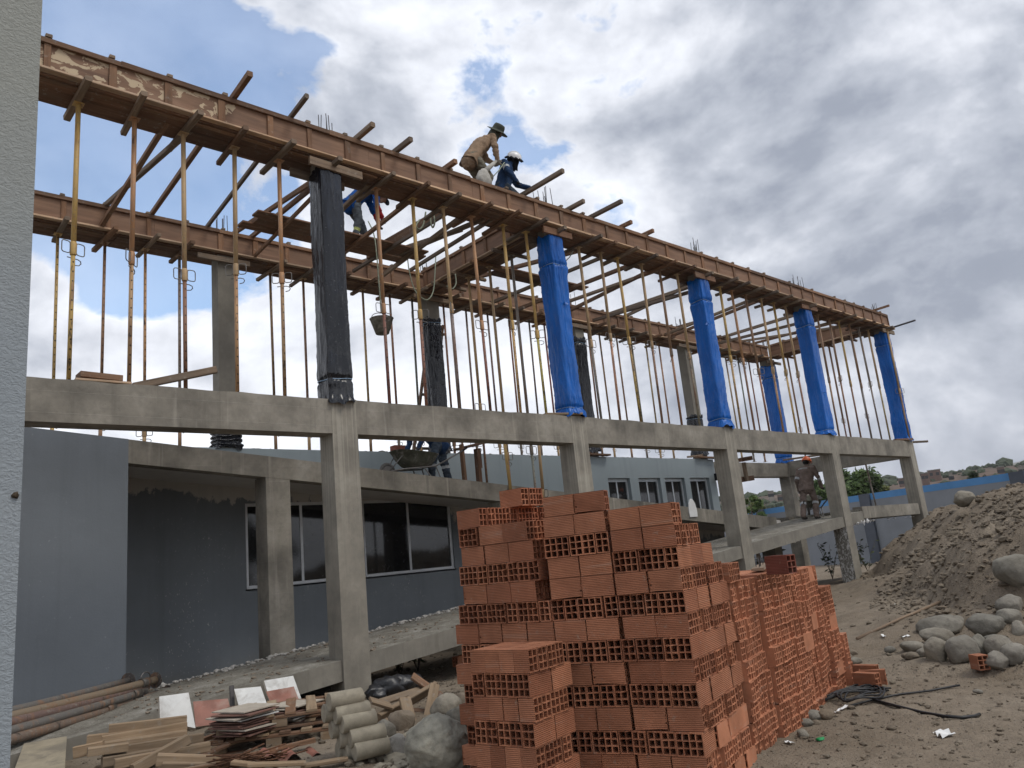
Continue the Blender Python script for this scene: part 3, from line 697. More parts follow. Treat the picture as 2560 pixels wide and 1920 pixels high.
for a, b in zip(edges[:-1], edges[1:]):
    mb = MB(); along(mb, a+(.28 if a else 0), b-(.28 if b < L else 0), .17, 2.68, 2.95); part('blue_band', mb, M_BAND, bwall)
for q in ps:
    mb = MB(); along(mb, q-.28, q+.28, .36, -.3, 2.96); part('pier', mb, M_BPIER, bwall)
# ------------------------------------------------------------------ timber formwork of the roof beams
ZS, ZL, ZT = 7.775, 7.835, 8.27      # soffit, lip, top
def formwork(name, label, ax, face, s, a, b, width, step=.69, seed=0, stub=True):
    """box of boards for one beam. ax 'x' or 'y' is the run; face = coordinate of the seen side, s=+1 when the beam lies on the + side of it"""
    rr = random.Random(seed)
    mid = V(((a+b)/2, face+s*width/2, ZS)) if ax == 'x' else V((face+s*width/2, (a+b)/2, ZS))
    t = thing(name, label, 'formwork', mid)
    def bx(mb, u0, u1, d0, d1, z0, z1, ch=.004, jit=.0015):
        # u along the run, d depth measured inward from the seen face; grain runs the long way
        c = face + s*(d0+d1)/2
        if u1-u0 >= z1-z0: P0, P1, w, h, up = (u0, c, (z0+z1)/2), (u1, c, (z0+z1)/2), abs(d1-d0), z1-z0, (0,0,1)
        else: P0, P1, w, h, up = ((u0+u1)/2, c, z0), ((u0+u1)/2, c, z1), None, None, None
        f = (lambda p: p) if ax == 'x' else (lambda p: (p[1], p[0], p[2]))
        if up: mb.bar(f(P0), f(P1), w, h, up, ch, 0, jit)
        else:
            up2 = (0,1,0) if ax == 'x' else (1,0,0)
            mb.bar(f(P0), f(P1), u1-u0, abs(d1-d0), up2, ch, 0, jit)
    u = a
    while u < b-.05:
        v = min(b, u+rr.uniform(2.0, 2.5)); v = b if b-v < .6 else v
        mb = MB(); bx(mb, u+.002, v-.002, 0, .02, ZL-.005, ZT-.05); part('side_panel', mb, M_PLY, t)
        mb = MB(); bx(mb, u+.002, v-.002, width-.02, width, ZL-.03, ZT-.03); part('side_panel', mb, M_PLY, t)
        u = v
    u = a
    while u < b-.05:
        v = min(b, u+rr.uniform(2.6, 3.4)); v = b if b-v < .8 else v; dz = rr.uniform(-.008, .008)
        mb = MB(); bx(mb, u, v-.004, -.045, -.001, ZT-.075+dz, ZT+dz, .006, .003); part('top_rail', mb, M_TIMBERB, t)
        mb = MB(); bx(mb, u, v-.004, width+.001, width+.045, ZT-.07+dz, ZT+dz, .006, .003); part('top_rail', mb, M_TIMBERB, t)
        u = v
    u = a
    while u < b-.05:
        v = min(b, u+rr.uniform(1.9, 3.0)); v = b if b-v < .7 else v; o = rr.uniform(-.02, .012)
        mb = MB(); bx(mb, u, v-.006, -.105+o, -.002, ZL-.034, ZL-.004+rr.uniform(-.006,.006), .003, .003); part('lip_board', mb, M_EDGE, t)
        mb = MB(); bx(mb, u, v-.006, width+.002, width+.09, ZL-.034, ZL-.004); part('lip_board', mb, M_SOFB, t)
        for d0, d1 in ((.0, width*.48), (width*.5, width-.01)):
            mb = MB(); bx(mb, u+.003, v-.009, d0, d1, ZL-.058-rr.uniform(0,.006), ZL-.03); part('soffit_board', mb, M_SOFB, t)
        mb = MB(); bx(mb, u, v-.02, .05, .11, ZS-.02, ZS+.003, .004, .003); part('bearer_strip', mb, M_TIMBERB, t)
        u = v
    u = a + .35; first = True
    while u < b-.1:
        w = rr.choice((.075, .09, .1)); 
        mb = MB(); bx(mb, u-w/2, u+w/2, -.026, -.001, ZL+.0, ZT-.078); part('batten', mb, M_BATTEN if rr.random() < .85 else M_TIMBERB, t)
        if rr.random() < .85:
            k = rr.uniform(-.06, .06); mb = MB()
            f = (lambda p: p) if ax == 'x' else (lambda p: (p[1], p[0], p[2]))
            mb.bar(f((u+k, face - s*.05, ZT+.022)), f((u+k, face + s*(width+.05), ZT+.022)), .07, .04, (0,0,1), .005, 0, .003); part('cross_cleat', mb, M_TIMBER, t)
        u += step*rr.uniform(.9, 1.08)
    return t
formwork('roof_beam_formwork', 'long plywood beam formwork running along the front above the wrapped columns', 'x', YF, 1, -.6, 26.03, .56, .68, 1)
formwork('roof_beam_formwork', 'long plywood beam formwork at the back, parallel to the front one', 'x', YR, 1, -.6, 25.6, .56, .66, 2)
formwork('roof_beam_formwork', 'plywood cross beam formwork between front and back at the second column pair', 'y', 10.2, 1, 10.13, YR-.11, .5, .7, 3)
formwork('roof_beam_formwork', 'plywood cross beam formwork closing the far end of the roof', 'y', 25.5, 1, 10.13, YR-.11, .5, .6, 4)
# boarded end of the front formwork
mb = MB(); mb.bar((26.05, YF-.03, 8.03), (26.05, YF+.6, 8.03), .04, .46, (0,0,1)); solo('end_board', mb, M_SOFB, 'dark board closing the far end of the front beam formwork', 'board')

# ------------------------------------------------------------------ steel props
def rounded_loop(cx, z, w, h, r, y, n=4):
    pts = []
    for (sx, sz, a0) in ((1,1,0),(-1,1,90),(-1,-1,180),(1,-1,270)):
        for i in range(n+1):
            a = radians(a0+90*i/n); pts.append((cx+sx*(w/2-r)+r*cos(a), y, z+sz*(h/2-r)+r*sin(a)))
    return pts
def make_prop(name, H, zc, upper_fat, yr, head=True):
    """local z=0 at foot. zc = height of the collar"""
    t = link(name, None)
    ro, ri = .031, .0255
    if upper_fat: o0, o1, i0, i1 = zc, H-.008, .008, zc
    else: o0, o1, i0, i1 = .008, zc, zc, H-.008
    mb = MB(); mb.tube([(0,0,o0), (0,0,o1)], ro, 10); part('outer_tube', mb, M_STEEL, t)
    mb = MB(); mb.tube([(0,0,i0), (0,0,i1)], ri, 10); part('inner_tube', mb, M_HOLED, t)
    mb = MB(); mb.box(-.06, .06, -.06, .06, 0, .008); part('base_plate', mb, M_STEEL, t)
    mb = MB(); mb.box(-.06, .06, -.06, .06, H-.008, H); part('head_plate', mb, M_STEEL, t)
    s = 1 if upper_fat else 1
    mb = MB(); mb.tube([(0,0,zc-.05), (0,0,zc-.04), (0,0,zc+.11), (0,0,zc+.12)], [.033,.037,.037,.033], 12); c = part('collar', mb, M_STEEL, t)
    mb = MB(); Mz = Matrix.Rotation(yr, 4, 'Z')
    for sx in (-1, 1): mb.tube([Mz @ V(p) for p in rounded_loop(sx*.088, zc+.04, .10, .15, .028, 0)], .0065, 6, False, 0, True, True)
    part('handle', mb, M_WIRE, c)
    mb = MB(); pts = [Mz @ V(p) for p in ((-.07,.0,zc-.09),(.06,.0,zc-.09),(.10,.01,zc-.1),(.11,.02,zc-.125),(.09,.03,zc-.15),(.04,.03,zc-.16))]
    mb.tube(pts, .0065, 6); part('pin', mb, M_WIRE, c)
    return t
PCOL = {'yellow': (.46, .30, .10), 'orange': (.42, .225, .11), 'ochre': (.40, .27, .14), 'brown': (.27, .16, .09), 'grey': (.21, .185, .155), 'rust red': (.24, .11, .075)}
# one of each kind is built, the others are copies of it
protos = {}
def prop(kind, x, y, z, H, zc, fat, colour, label, group, lean=(0, 0), head=None, yr=0.0):
    key = (round(H, 2), round(zc, 1), fat, round(yr, 1))
    if key not in protos: t = protos[key] = make_prop('steel_prop', H, zc, fat, yr); t.location = (x, y, z)
    else: t = copy_tree(protos[key], (x, y, z))
    old = [c for c in t.children if c.name.startswith('crosshead')]
    t.rotation_euler = (lean[0], lean[1], 0)
    tag(t, label, 'steel prop', group)
    c0 = PCOL[colour]; v = R.uniform(.85, 1.15); c0 = (c0[0]*v, c0[1]*v, c0[2]*v, 1)
    c1 = PCOL[R.choice([colour, colour, 'brown', 'grey', 'rust red'])]; c1 = (*[q*R.uniform(.8, 1.1) for q in c1], 1)
    for ch in t.children:
        ch.color = c1 if ch.name.startswith('inner') else c0
        for g in ch.children: g.color = c0
    return t
def crosshead(x, y0, y1, z, label, group, dx=0, axis='y'):
    mb = MB(); sk = R.uniform(-.03, .03)
    if axis == 'y': mb.bar((x+sk, y0, z), (x-sk, y1, z), R.uniform(.062, .085), .066, (0,0,1), .008, 0, .004)
    else: mb.bar((y0, x+sk, z), (y1, x-sk, z), R.uniform(.062, .08), .066, (0,0,1), .008, 0, .004)
    return solo('crosshead_timber', mb, R.choice([M_TIMBER, M_TIMBER, M_TIMBERB]), label, 'timber', group)
FX = [2.19, 2.84, 3.51, 4.18, 4.85, 6.56, 7.25, 7.93, 8.59, 9.29, 9.93, 11.43, 12.0, 12.66, 13.38, 14.07, 14.75, 16.46, 17.05, 17.74, 18.43, 19.12, 19.78, 21.53, 22.26, 22.92, 23.66, 24.36, 24.99, 25.42]
FC = ['yellow','orange','ochre','ochre','orange','orange','yellow','ochre','orange','yellow','yellow','ochre','ochre','yellow','ochre','brown','ochre','yellow','orange','brown','ochre','yellow','ochre','brown','brown','yellow','brown','grey','ochre','ochre']
ZP = 7.70
for i, x in enumerate(FX):
    if x > 25.2: x, yy = 25.62, YF-.06
    else: yy = 9.73
    Hf = 3.64
    prop('f', x, yy, 4.06, Hf, R.choice([1.55, 1.65, 1.75]), True, FC[i], f'{FC[i]} steel prop, {ordn(i+1)} from the left in the front row on the beam', 'steel props under the front formwork',
         (radians(R.uniform(-.5,.5)), radians(R.uniform(-.8,.8))), None, R.choice([0.0, .3, -.7, .8]))
    crosshead(x, 9.19+R.uniform(-.05,.04), 10.2+R.uniform(-.06,.12), ZP+.035, f'timber crosshead on the {ordn(i+1)} prop from the left of the front row', 'crossheads under the front formwork')
RX = [2.2, 2.9, 3.6, 4.29, 4.88, 6.67, 7.37, 8.1, 8.78, 9.49, 10.06, 11.0, 11.67, 12.39, 13.09, 13.78, 14.39, 16.1, 16.61, 17.36, 18.05, 18.69, 19.34, 21.0, 21.7, 22.4, 23.12, 23.85, 24.56]
RC = ['brown','yellow','brown','ochre','brown','brown','ochre','brown','ochre','grey','ochre','brown','grey','ochre','grey','grey','ochre','brown','ochre','brown','grey','ochre','ochre','brown','grey','ochre','ochre','grey','brown']
for i, x in enumerate(RX):
    zb = 4.07
    prop('r', x, 13.82, zb, 3.63, R.choice([.25, .35, .45]), False, RC[i], f'{RC[i]} steel prop, {ordn(i+1)} from the left in the back row', 'steel props under the back formwork',
         (radians(R.uniform(-.4,.4)), radians(R.uniform(-.5,.5))), None, R.choice([0.0, .3, -.7]))
    crosshead(x, 13.17+R.uniform(-.05,.04), 14.28+R.uniform(-.06,.1), ZP+.035, f'timber crosshead on the {ordn(i+1)} prop from the left of the back row', 'crossheads under the back formwork')
# props of the two cross beams
for i, y in enumerate((10.75, 11.45, 12.15, 12.85)):
    zb = 4.06 if y < 10 else (z2(10.45) if y > YM+.2 else z1(10.45))
    zb = z2(10.45) if y > 11.6 else z1(10.45)
    c = ['grey','ochre','ochre','brown'][i]
    prop('c', 10.45, y, zb, ZP-zb, 2.6 if i < 2 else 1.7, True, c, f'{c} steel prop, {ordn(i+1)} from the front under the middle cross beam', 'props under the middle cross beam', (0, 0), None, 0.0)
    crosshead(y, 9.95, 10.95, ZP+.035, f'timber crosshead on the {ordn(i+1)} prop from the front of the middle cross beam', 'crossheads under the middle cross beam', 0, 'x')
for i, y in enumerate((10.6, 11.4, 12.2, 12.95)):
    c = ['grey','brown','grey','brown'][i]; zb = 4.05
    prop('e', 25.75, y, zb, ZP-zb, 1.0, True, c, f'{c} steel prop, {ordn(i+1)} from the front under the far end beam', 'props under the end beam', (0, 0), None, 0.0)
    crosshead(y, 25.2, 26.2, ZP+.035, f'timber crosshead on the {ordn(i+1)} prop from the front of the far end beam', 'crossheads under the end beam', 0, 'x')
# two long props standing among the ramps, and a dark one on the landing
def long_prop(p0, p1, colour, label, grp=None):
    p0 = V(p0); p1 = V(p1); d = p1-p0; H = d.length
    t = make_prop('steel_prop', H, H*.55, True, 0.0); t.location = p0; t.rotation_euler = d.to_track_quat('Z', 'Y').to_euler()
    tag(t, label, 'steel prop', grp)
    for ch in t.children:
        ch.color = (*PCOL[colour], 1)
        for g in ch.children: g.color = (*PCOL[colour], 1)
a = at(1291, 1290, 1, 10.9); b = at(1262, 1105, 1, 10.9)
long_prop((a.x, 10.9, z1(a.x)), b + (b-a)*.2, 'yellow', 'slanting yellow steel prop standing on the lower ramp behind the brick pile')
a = at(1358, 1270, 1, 11.1); b = at(1346, 1110, 1, 11.1)
long_prop((a.x, 11.1, z1(a.x)), b + (b-a)*.3, 'ochre', 'rust blotched upright prop right of the slanting yellow one')
a = at(2190, 1262, 1, 11.2); b = at(2160, 1143, 1, 11.2)
long_prop((a.x, 11.2, 2.06), (b.x, 11.2, b.z+.05), 'grey', 'thin dark prop leaning on the ramp landing under the end beam')

# ------------------------------------------------------------------ joists and ties of the roof
def joist(x0, y0, z0, x1, y1, z1_, w, h, label, group, mat=None):
    mb = MB(); mb.bar((x0, y0, z0), (x1, y1, z1_), w, h, (0,0,1), .009, 0, .004)
    return solo('joist', mb, mat or R.choice([M_TIMBER, M_TIMBER, M_TIMBERB]), label, 'timber', group)
J1 = [(3.50,13.9,7.88,3.28,9.7,7.80,'first bay, leftmost timber crossing from back ledger to front'), (3.56,13.75,8.33,3.60,9.75,7.80,'sloping timber beside the leftmost one in the first bay'),
 (4.34,13.9,8.33,4.06,8.84,8.33,'first timber on top whose end juts up past the front beam'), (5.36,13.9,8.33,4.92,8.88,8.33,'second timber on top with its end jutting past the front beam'),
 (5.86,13.8,8.33,5.72,9.9,7.80,'left timber of the three fanning from the black column head'), (6.22,13.8,8.33,5.78,10.0,7.80,'middle timber of the three fanning from the black column head'), (6.24,13.9,7.86,5.88,10.0,7.80,'right timber of the three fanning from the black column head'),
 (7.70,13.6,7.87,7.40,9.7,7.82,'timber passing right below the stooping worker in blue'), (6.72,11.5,7.90,6.46,9.8,7.78,'short timber in front of the worker in blue at the black column'),
 (8.28,12.75,8.02,8.46,10.1,8.02,'wide board on edge with loops of pale rope hanging on it'), (8.33,13.4,7.9,8.30,9.9,7.85,'timber close under the roped board'),
 (8.75,13.9,8.33,9.05,10.6,7.90,'bent looking timber sloping up to the back beam before the cross beam'), (8.72,12.2,7.93,8.92,9.8,7.76,'short timber lapping the sloping one near the cross beam'),
 (9.04,13.9,7.88,8.56,9.75,7.82,'timber crossing low and askew left of the cross beam'), (9.6,13.1,8.05,9.06,9.75,7.76,'last timber before the middle cross beam')]
for q in J1:
    wide = 'wide' in q[6]
    joist(*q[:6], .05 if wide else R.uniform(.05, .075), .2 if wide else R.uniform(.07, .095), q[6], 'timbers across the first roof bay', M_TIMBERB if 'fan' in q[6] else None)
for i, (x, y0, y1) in enumerate([(6.09,9.0,10.5),(6.82,9.03,10.4),(7.86,9.2,10.4),(9.72,8.44,10.6),(10.96,9.08,10.4),(11.64,8.68,10.6),(12.6,9.22,10.4),(13.4,9.26,10.4)]):
    joist(x, y0, 8.33, x, y1, 8.33, .075, .085, f'timber end jutting over the front beam top, {ordn(i+1)} from the black column', 'timber ends jutting over the front beam')
joist(25.2, 9.0, 8.33, 25.3, 10.3, 8.33, .07, .07, 'last timber end jutting out at the far roof corner', 'timber ends jutting over the front beam')
mb = MB(); mb.tube([(26.5, 9.9, 7.9), (26.3, 8.7, 7.9)], .03, 8); solo('steel_rod', mb, M_REBAR, 'thin dark rod sticking out below the far roof corner', 'rod')
J2 = [(13.2,13.9,7.84,13.45,9.7,7.80),(14.0,13.9,7.9,14.3,9.7,7.8),(14.75,13.9,7.86,14.1,9.7,7.8),(12.3,13.8,7.86,12.5,9.75,7.8),(11.4,13.8,8.3,11.9,9.75,7.82),(16.1,13.85,7.95,16.5,9.75,7.80),(17.7,13.85,8.3,15.8,9.75,7.80),(17.0,13.85,8.3,16.1,9.9,7.82),
      (19.5,13.85,7.95,18.5,9.75,7.8),(19.85,13.85,7.95,18.8,9.75,7.8),(20.27,13.95,8.33,20.5,12.6,8.33),(22.85,13.8,8.3,21.2,9.75,7.8),(22.1,13.8,7.95,22.35,9.75,7.8),(24.75,13.8,8.3,23.4,9.8,7.82),(23.9,13.8,8.3,24.4,9.75,7.82)]
bays = ['second','second','second','second','second','third','third','third','fourth','fourth','fourth','fifth','fifth','fifth','fifth']
cnt = {}
for q in sorted(J2):
    b = 'second' if q[0] < 15 else 'third' if q[0] < 18 else 'fourth' if q[0] < 21 else 'far end'
    cnt[b] = cnt.get(b, 0)+1
    joist(*q, R.uniform(.06, .085), R.uniform(.075, .1), f'{ordn(cnt[b])} timber from the left crossing the {b} roof bay', 'timbers across the far roof bays')
# walkway planks
def planks(xs, y0, z, names, grp):
    for i, (a, b) in enumerate(xs):
        mb = MB(); mb.bar((a, y0+i*.26+.12, z), (b, y0+i*.26+.12+R.uniform(-.02,.02), z+R.uniform(-.01,.01)), .25, .035, (0,0,1), .004, 0, .003)
        solo('plank', mb, M_SOFB, names[i], 'plank', grp)
planks([(5.5, 9.15), (5.62, 9.25), (5.45, 9.0)], 11.8, 7.93, ['front plank of the walkway under the worker in blue', 'middle plank of the walkway under the worker in blue', 'back plank of the walkway under the worker in blue'], 'walkway planks in the first bay')
planks([(10.9, 13.9), (11.1, 13.75)], 11.72, 7.93, ['front walkway plank in the second bay right of the cross beam', 'back walkway plank in the second bay right of the cross beam'], 'walkway planks in the second bay')
# collars of planks at the column heads
for i, x in enumerate(CX):
    for j, (yb, side) in enumerate(((YF-.035, 'front'), (YF+.42, 'back'))):
        mb = MB(); mb.bar((x-.22+R.uniform(-.06,.06), yb, 7.66), (x+.62+R.uniform(-.06,.1), yb, 7.66+R.uniform(-.02,.02)), .05, .13, (0,0,1), .005, 0, .003)
        solo('collar_board', mb, R.choice([M_TIMBER, M_SOFB]), f'{side} collar board at the head of the {ordn(i+1)} front column from the left', 'board', 'collar boards at the column heads')
    mb = MB(); mb.bar((x+.2, YF-.26, 7.70), (x+.23, YF+.75, 7.70), .075, .07); solo('crosshead_timber', mb, M_TIMBER, f'short timber across the head of the {ordn(i+1)} front column from the left', 'timber', 'timbers across the column heads')
    mb = MB(); mb.bar((x-.3, YR-.05, 7.66), (x+.7, YR-.05, 7.66), .05, .1, (0,0,1), .005, 0, .003)
    solo('collar_board', mb, M_TIMBER, f'collar board at the head of the {ordn(i+1)} back column from the left', 'board', 'collar boards at the back column heads')
# starter bars over the columns
k = 0
for i, x in enumerate(CX):
    for nm, yb in (('front', YF), ('back', YR)):
        mb = MB()
        for q in range(8):
            xx = x+.05+.3*R.random(); yy = yb+.05+.28*R.random(); h = R.uniform(.3, .62)
            mb.tube([(xx, yy, 8.2), (xx+R.uniform(-.02,.02), yy+R.uniform(-.02,.02), 8.27+h*.75)], .007, 5)
        solo('starter_bars', mb, M_REBAR, f'cluster of rebar ends above the {ordn(i+1)} {nm} column from the left', 'rebar', 'rebar ends above the columns')
# second storey columns
for i, x in enumerate(CX):
    mb = MB(); mb.box(x+.02, x+CW-.09, YF+.02, YF+CD-.03, 4.064, 7.80); part('column', mb, M_CONCR, frame)
    if i < 4:
        mb = MB(); mb.box(x+.10, x+.44, YR+.01, YR+.31, 4.0, 7.80); part('column', mb, M_CONCR, frame)
    else:
        mb = MB(); mb.box(x+.01, x+CW-.01, YR+.01, YR+.39, 4.021, 7.80); part('column', mb, M_CONCR, frame)

# plastic sheets wrapped round the columns
def ridged(p): return 1-abs(noise.noise(p))*2
def wrap(x0, x1, y0, y1, z0, z1_, mat, label, seed, ties=(), flare=.05, fold=.012, gather=0, twist=0):
    rr = random.Random(seed); n = 96; m = max(36, int((z1_-z0)/.026)); cx, cy = (x0+x1)/2, (y0+y1)/2; hx, hy = (x1-x0)/2, (y1-y0)/2
    rows = []; ph = [rr.uniform(0, 6.28) for _ in range(8)]
    for i in range(m+1):
        z = z0+(z1_-z0)*i/m; row = []
        tie = max([math.exp(-((z-t)/.035)**2) for t in ties] + [0]); near = max([math.exp(-((z-t)/.22)**2) for t in ties] + [0])
        for j in range(n):
            a = 2*pi*j/n; c, s = cos(a), sin(a); q = 1/((abs(c)**11+abs(s)**11)**(1/11))
            p = V((c*q*hx, s*q*hy, 0)); nrm = V((c, s, 0))
            w = noise.fractal(V((c*1.6+seed, s*1.6, z*.8)), .8, 2, 3)*fold*1.3
            d1 = V((c*2.2+z*.7+seed*3, s*2.2-z*.4, z*.7)); d2 = V((c*2.6-z*1.3+seed, s*2.6+z*.9, z*.8+5))
            w += (max(0, ridged(d1))**6*.75 + max(0, ridged(d2))**7*.7)*fold
            w += max(0, ridged(V((c*6+seed, s*6, z*2.2+c*4))))**5*fold*.7*(.6+near) + max(0, ridged(V((c*4+seed*2, s*4+z, z*4.5))))**7*fold*.5
            w += (abs(sin(a*11+ph[0]+.6*sin(z*2)))**.6-.6)*fold*(.12+1.5*near)*(.6+.4*sin(z*3+ph[1]))
            w += sin(a*31+ph[2]+z*3)*fold*(.08+.5*near)
            if gather: w += sin(z*gather + 3.0*noise.noise(V((c, s, z*4))))*.018 + .02
            w += .03*math.exp(-((z-z0-.55-.1*sin(a))/.22)**2)*max(0, sin(a*2+ph[6])) 
            w += flare*math.exp(-((z-z0)/.09)**2)*(.4+.6*abs(sin(a*5+ph[3]))) + .012 - .016*tie + .012*near*(1-tie)
            row.append(V((cx, cy, z + (.03*sin(a*3+ph[4]) + .02*sin(a*9+ph[5]))*(1 if i in (0, m) else 0))) + p + nrm*w)
        rows.append(row)
    mb = MB(); mb.grid(rows, 0, True, None, True)
    t = solo('plastic_wrap', mb, mat, label, 'plastic sheet', 'plastic sheets round the columns')
    for tz in ties:
        if tz < z0 + .05 or gather: continue
        mb = MB(); pts = []
        for j in range(40):
            a = 2*pi*j/40; c, s = cos(a), sin(a); q = 1/((abs(c)**8+abs(s)**8)**(1/8)); pts.append(V((cx, cy, tz+.012*sin(a*2+seed))) + V((c*q*(hx+.018), s*q*(hy+.018), 0)))
        mb.tube(pts, .007, 5, False, 0, True, True); part('tie_cord', mb, M_TIE, t)
    if not gather and mat is M_BLUEP:
        for q in range(1):      # loose flap of sheet
            zf = rr.uniform(z0+.5, z1_-.4); a = rr.uniform(3.6, 6.0); c, s = cos(a), sin(a); e = 1/((abs(c)**9+abs(s)**9)**(1/9)); p = V((cx+c*e*(hx+.015), cy+s*e*(hy+.015), zf)); o = V((c, s, 0)); tn = V((-s, c, 0)); mb = MB()
            mb.grid([[p + tn*(u*.05*w_) + V((0,0,-.06*u+rr.uniform(-.01,.01))) + o*(.012+.035*u*abs(w_)+rr.uniform(0,.02)*u) for w_ in (-1,-.3,.4,1)] for u in (0,.4,.8,1.2)]); part('loose_flap', mb, mat, t)
    return t
M_TIE = m_plain('clear_tape', (.20, .30, .42), .35, .5, 0, .3, 30)
wl_ = ['black plastic sheet wrapped round the first front column from the left', 'tall blue plastic sheet round the second front column, its foot on a plank',
      'blue plastic sheet wrapped round the third front column', 'blue plastic sheet wrapped round the fourth front column', 'blue plastic sheet wrapped round the far corner front column']
for i, x in enumerate(CX):
    wrap(x+.0, x+CW-.055, YF-.01, YF+CD-.01, 4.07 if i else 4.0, 7.63, M_BLACKP if i == 0 else M_BLUEP, wl_[i], 3+i*5, [(4.35,), (4.22, 7.02), (4.25, 7.08), (4.2, 7.14), (7.2,)][i], .06, [.008, .016, .014, .012, .015][i])
wrap(CX[0]+.08, CX[0]+.46, YR, YR+.33, 4.07, 4.42, M_BLACKP, 'black plastic crumpled down at the foot of the bare back column', 31, (), .04, .012, 75)
wrap(CX[1]+.09, CX[1]+.45, YR, YR+.32, 4.1, 7.2, M_BLACKP, 'black plastic sheet on the second back column, bare concrete above it', 41, (7.1,), .05)
wrap(CX[2]+.09, CX[2]+.45, YR, YR+.32, 4.2, 7.36, M_BLACKP, 'black plastic sheet on the third back column', 43, (7.2, 4.4), .05)
wrap(CX[3]+.09, CX[3]+.45, YR, YR+.32, 4.2, 5.45, M_BLACKP, 'black plastic sheet round only the lower half of the fourth back column', 47, (5.35, 4.4), .05)
wrap(CX[4]-.005, CX[4]+CW+.005, YR, YR+.40, 4.03, 7.56, M_BLUEP, 'blue plastic sheet wrapped round the far back corner column', 53, (7.1, 4.2), .05)
# planks and timbers lying on the concrete beam and wall
def lying(p0, p1, w, h, mat, label, cat='timber', grp=None):
    mb = MB(); mb.bar(p0, p1, w, h, (0,0,1), .006, 0, .003); return solo('timber', mb, mat, label, cat, grp)
a = at(195, 942, 1, 9.7); b = at(300, 950, 1, 9.7); lying((a.x, 9.7, 4.17), (b.x, 9.7, 4.15), .24, .07, M_TIMBERB, 'short thick plank lying on the concrete beam near the left wall')
lying((a.x-.06, 9.66, 4.085), (b.x+.08, 9.66, 4.085), .28, .03, M_EDGE, 'thin pale board under the short plank on the concrete beam')
a = at(335, 956, 1, 9.7); b = at(533, 929, 1, 9.7); lying((a.x, 9.72, 4.09), (b.x, 9.60, b.z), .07, .085, M_TIMBER, 'grey timber leaning up off the concrete beam before the bare back column')
lying((9.75, 9.6, 4.09), (10.5, 9.40, 4.095), .11, .035, M_PALE, 'small plank end under the foot of the second wrapped column')
lying((10.45, 9.75, 4.085), (10.95, 9.75, 4.085), .12, .05, M_TIMBER, 'plank stub beside the second wrapped column foot')
lying((25.0, 9.6, 4.09), (25.75, 9.38, 4.10), .12, .06, M_TIMBERB, 'plank under the prop at the far corner column')
lying((25.8, 9.7, 4.05), (26.5, 9.2, 4.02), .09, .06, M_TIMBER, 'timber stub sticking out past the far corner column')
for i, (xx, nm) in enumerate(((15.0, 'third'), (20.05, 'fourth'))):
    lying((xx, YR-.05, 4.12), (xx+.95, YR-.1, 4.10), .16, .05, M_TIMBERB, f'plank under the black plastic of the {nm} back column on the wall')
    lying((xx-.2, YR+.12, 4.15), (xx+.4, YR+.0, 4.19), .08, .05, M_TIMBER, f'small timber lying at the foot of the {nm} back column')
a = at(1650, 1150, 1, 13.4)
# scaffold bits nailed to the third front column
lying(at(1850, 1150, 1, 10.1), at(1877, 1145, 1, 10.1), .1, .1, M_TIMBERB, 'timber stub nailed right of the third front column')
lying(at(1859, 1156, 1, 10.15), at(1868, 1203, 1, 10.15), .05, .12, M_PALE, 'upright pale board nailed below the beam right of the third column')
lying(at(1850, 1200, 1, 10.25), at(1881, 1195, 1, 10.25), .1, .12, M_TIMBERB, 'lower timber stub right of the third front column')
a = at(1955, 1155, 1, 13.4); b = at(2045, 1136, 1, 10.6); lying((24.9, 13.3, 4.06), (24.6, 10.4, 3.95), .16, .05, M_TIMBER, 'grey plank lying across behind the worker in the orange helmet')
# ladder leaning on the second back column
lad = thing('ladder', 'wooden ladder leaning behind the second back column wrapped in black', 'ladder', (10.0, 14.2, 4.07))
l0, l1 = at(1031, 1125, 1, 14.15), at(1075, 808, 1, 14.45); l0.z = 4.07; r0, r1 = l0+V((.46,.02,0)), l1+V((.40,.02,0))
for p, q in ((l0, l1), (r0, r1)):
    mb = MB(); mb.bar(p, q, .05, .08, (0, -1, .2), .006, 0, .003); part('rail', mb, M_TIMBERB, lad)
for k in range(10):
    t = (k+.6)/10.4; p, q = l0.lerp(l1, t), r0.lerp(r1, t); e = (q-p).normalized()*.04
    mb = MB(); mb.bar(p-e+V((0,-.05,0)), q+e+V((0,-.05,0)), .03, .065, (0,0,1), .005, 0, .003); part('rung', mb, M_TIMBER, lad)
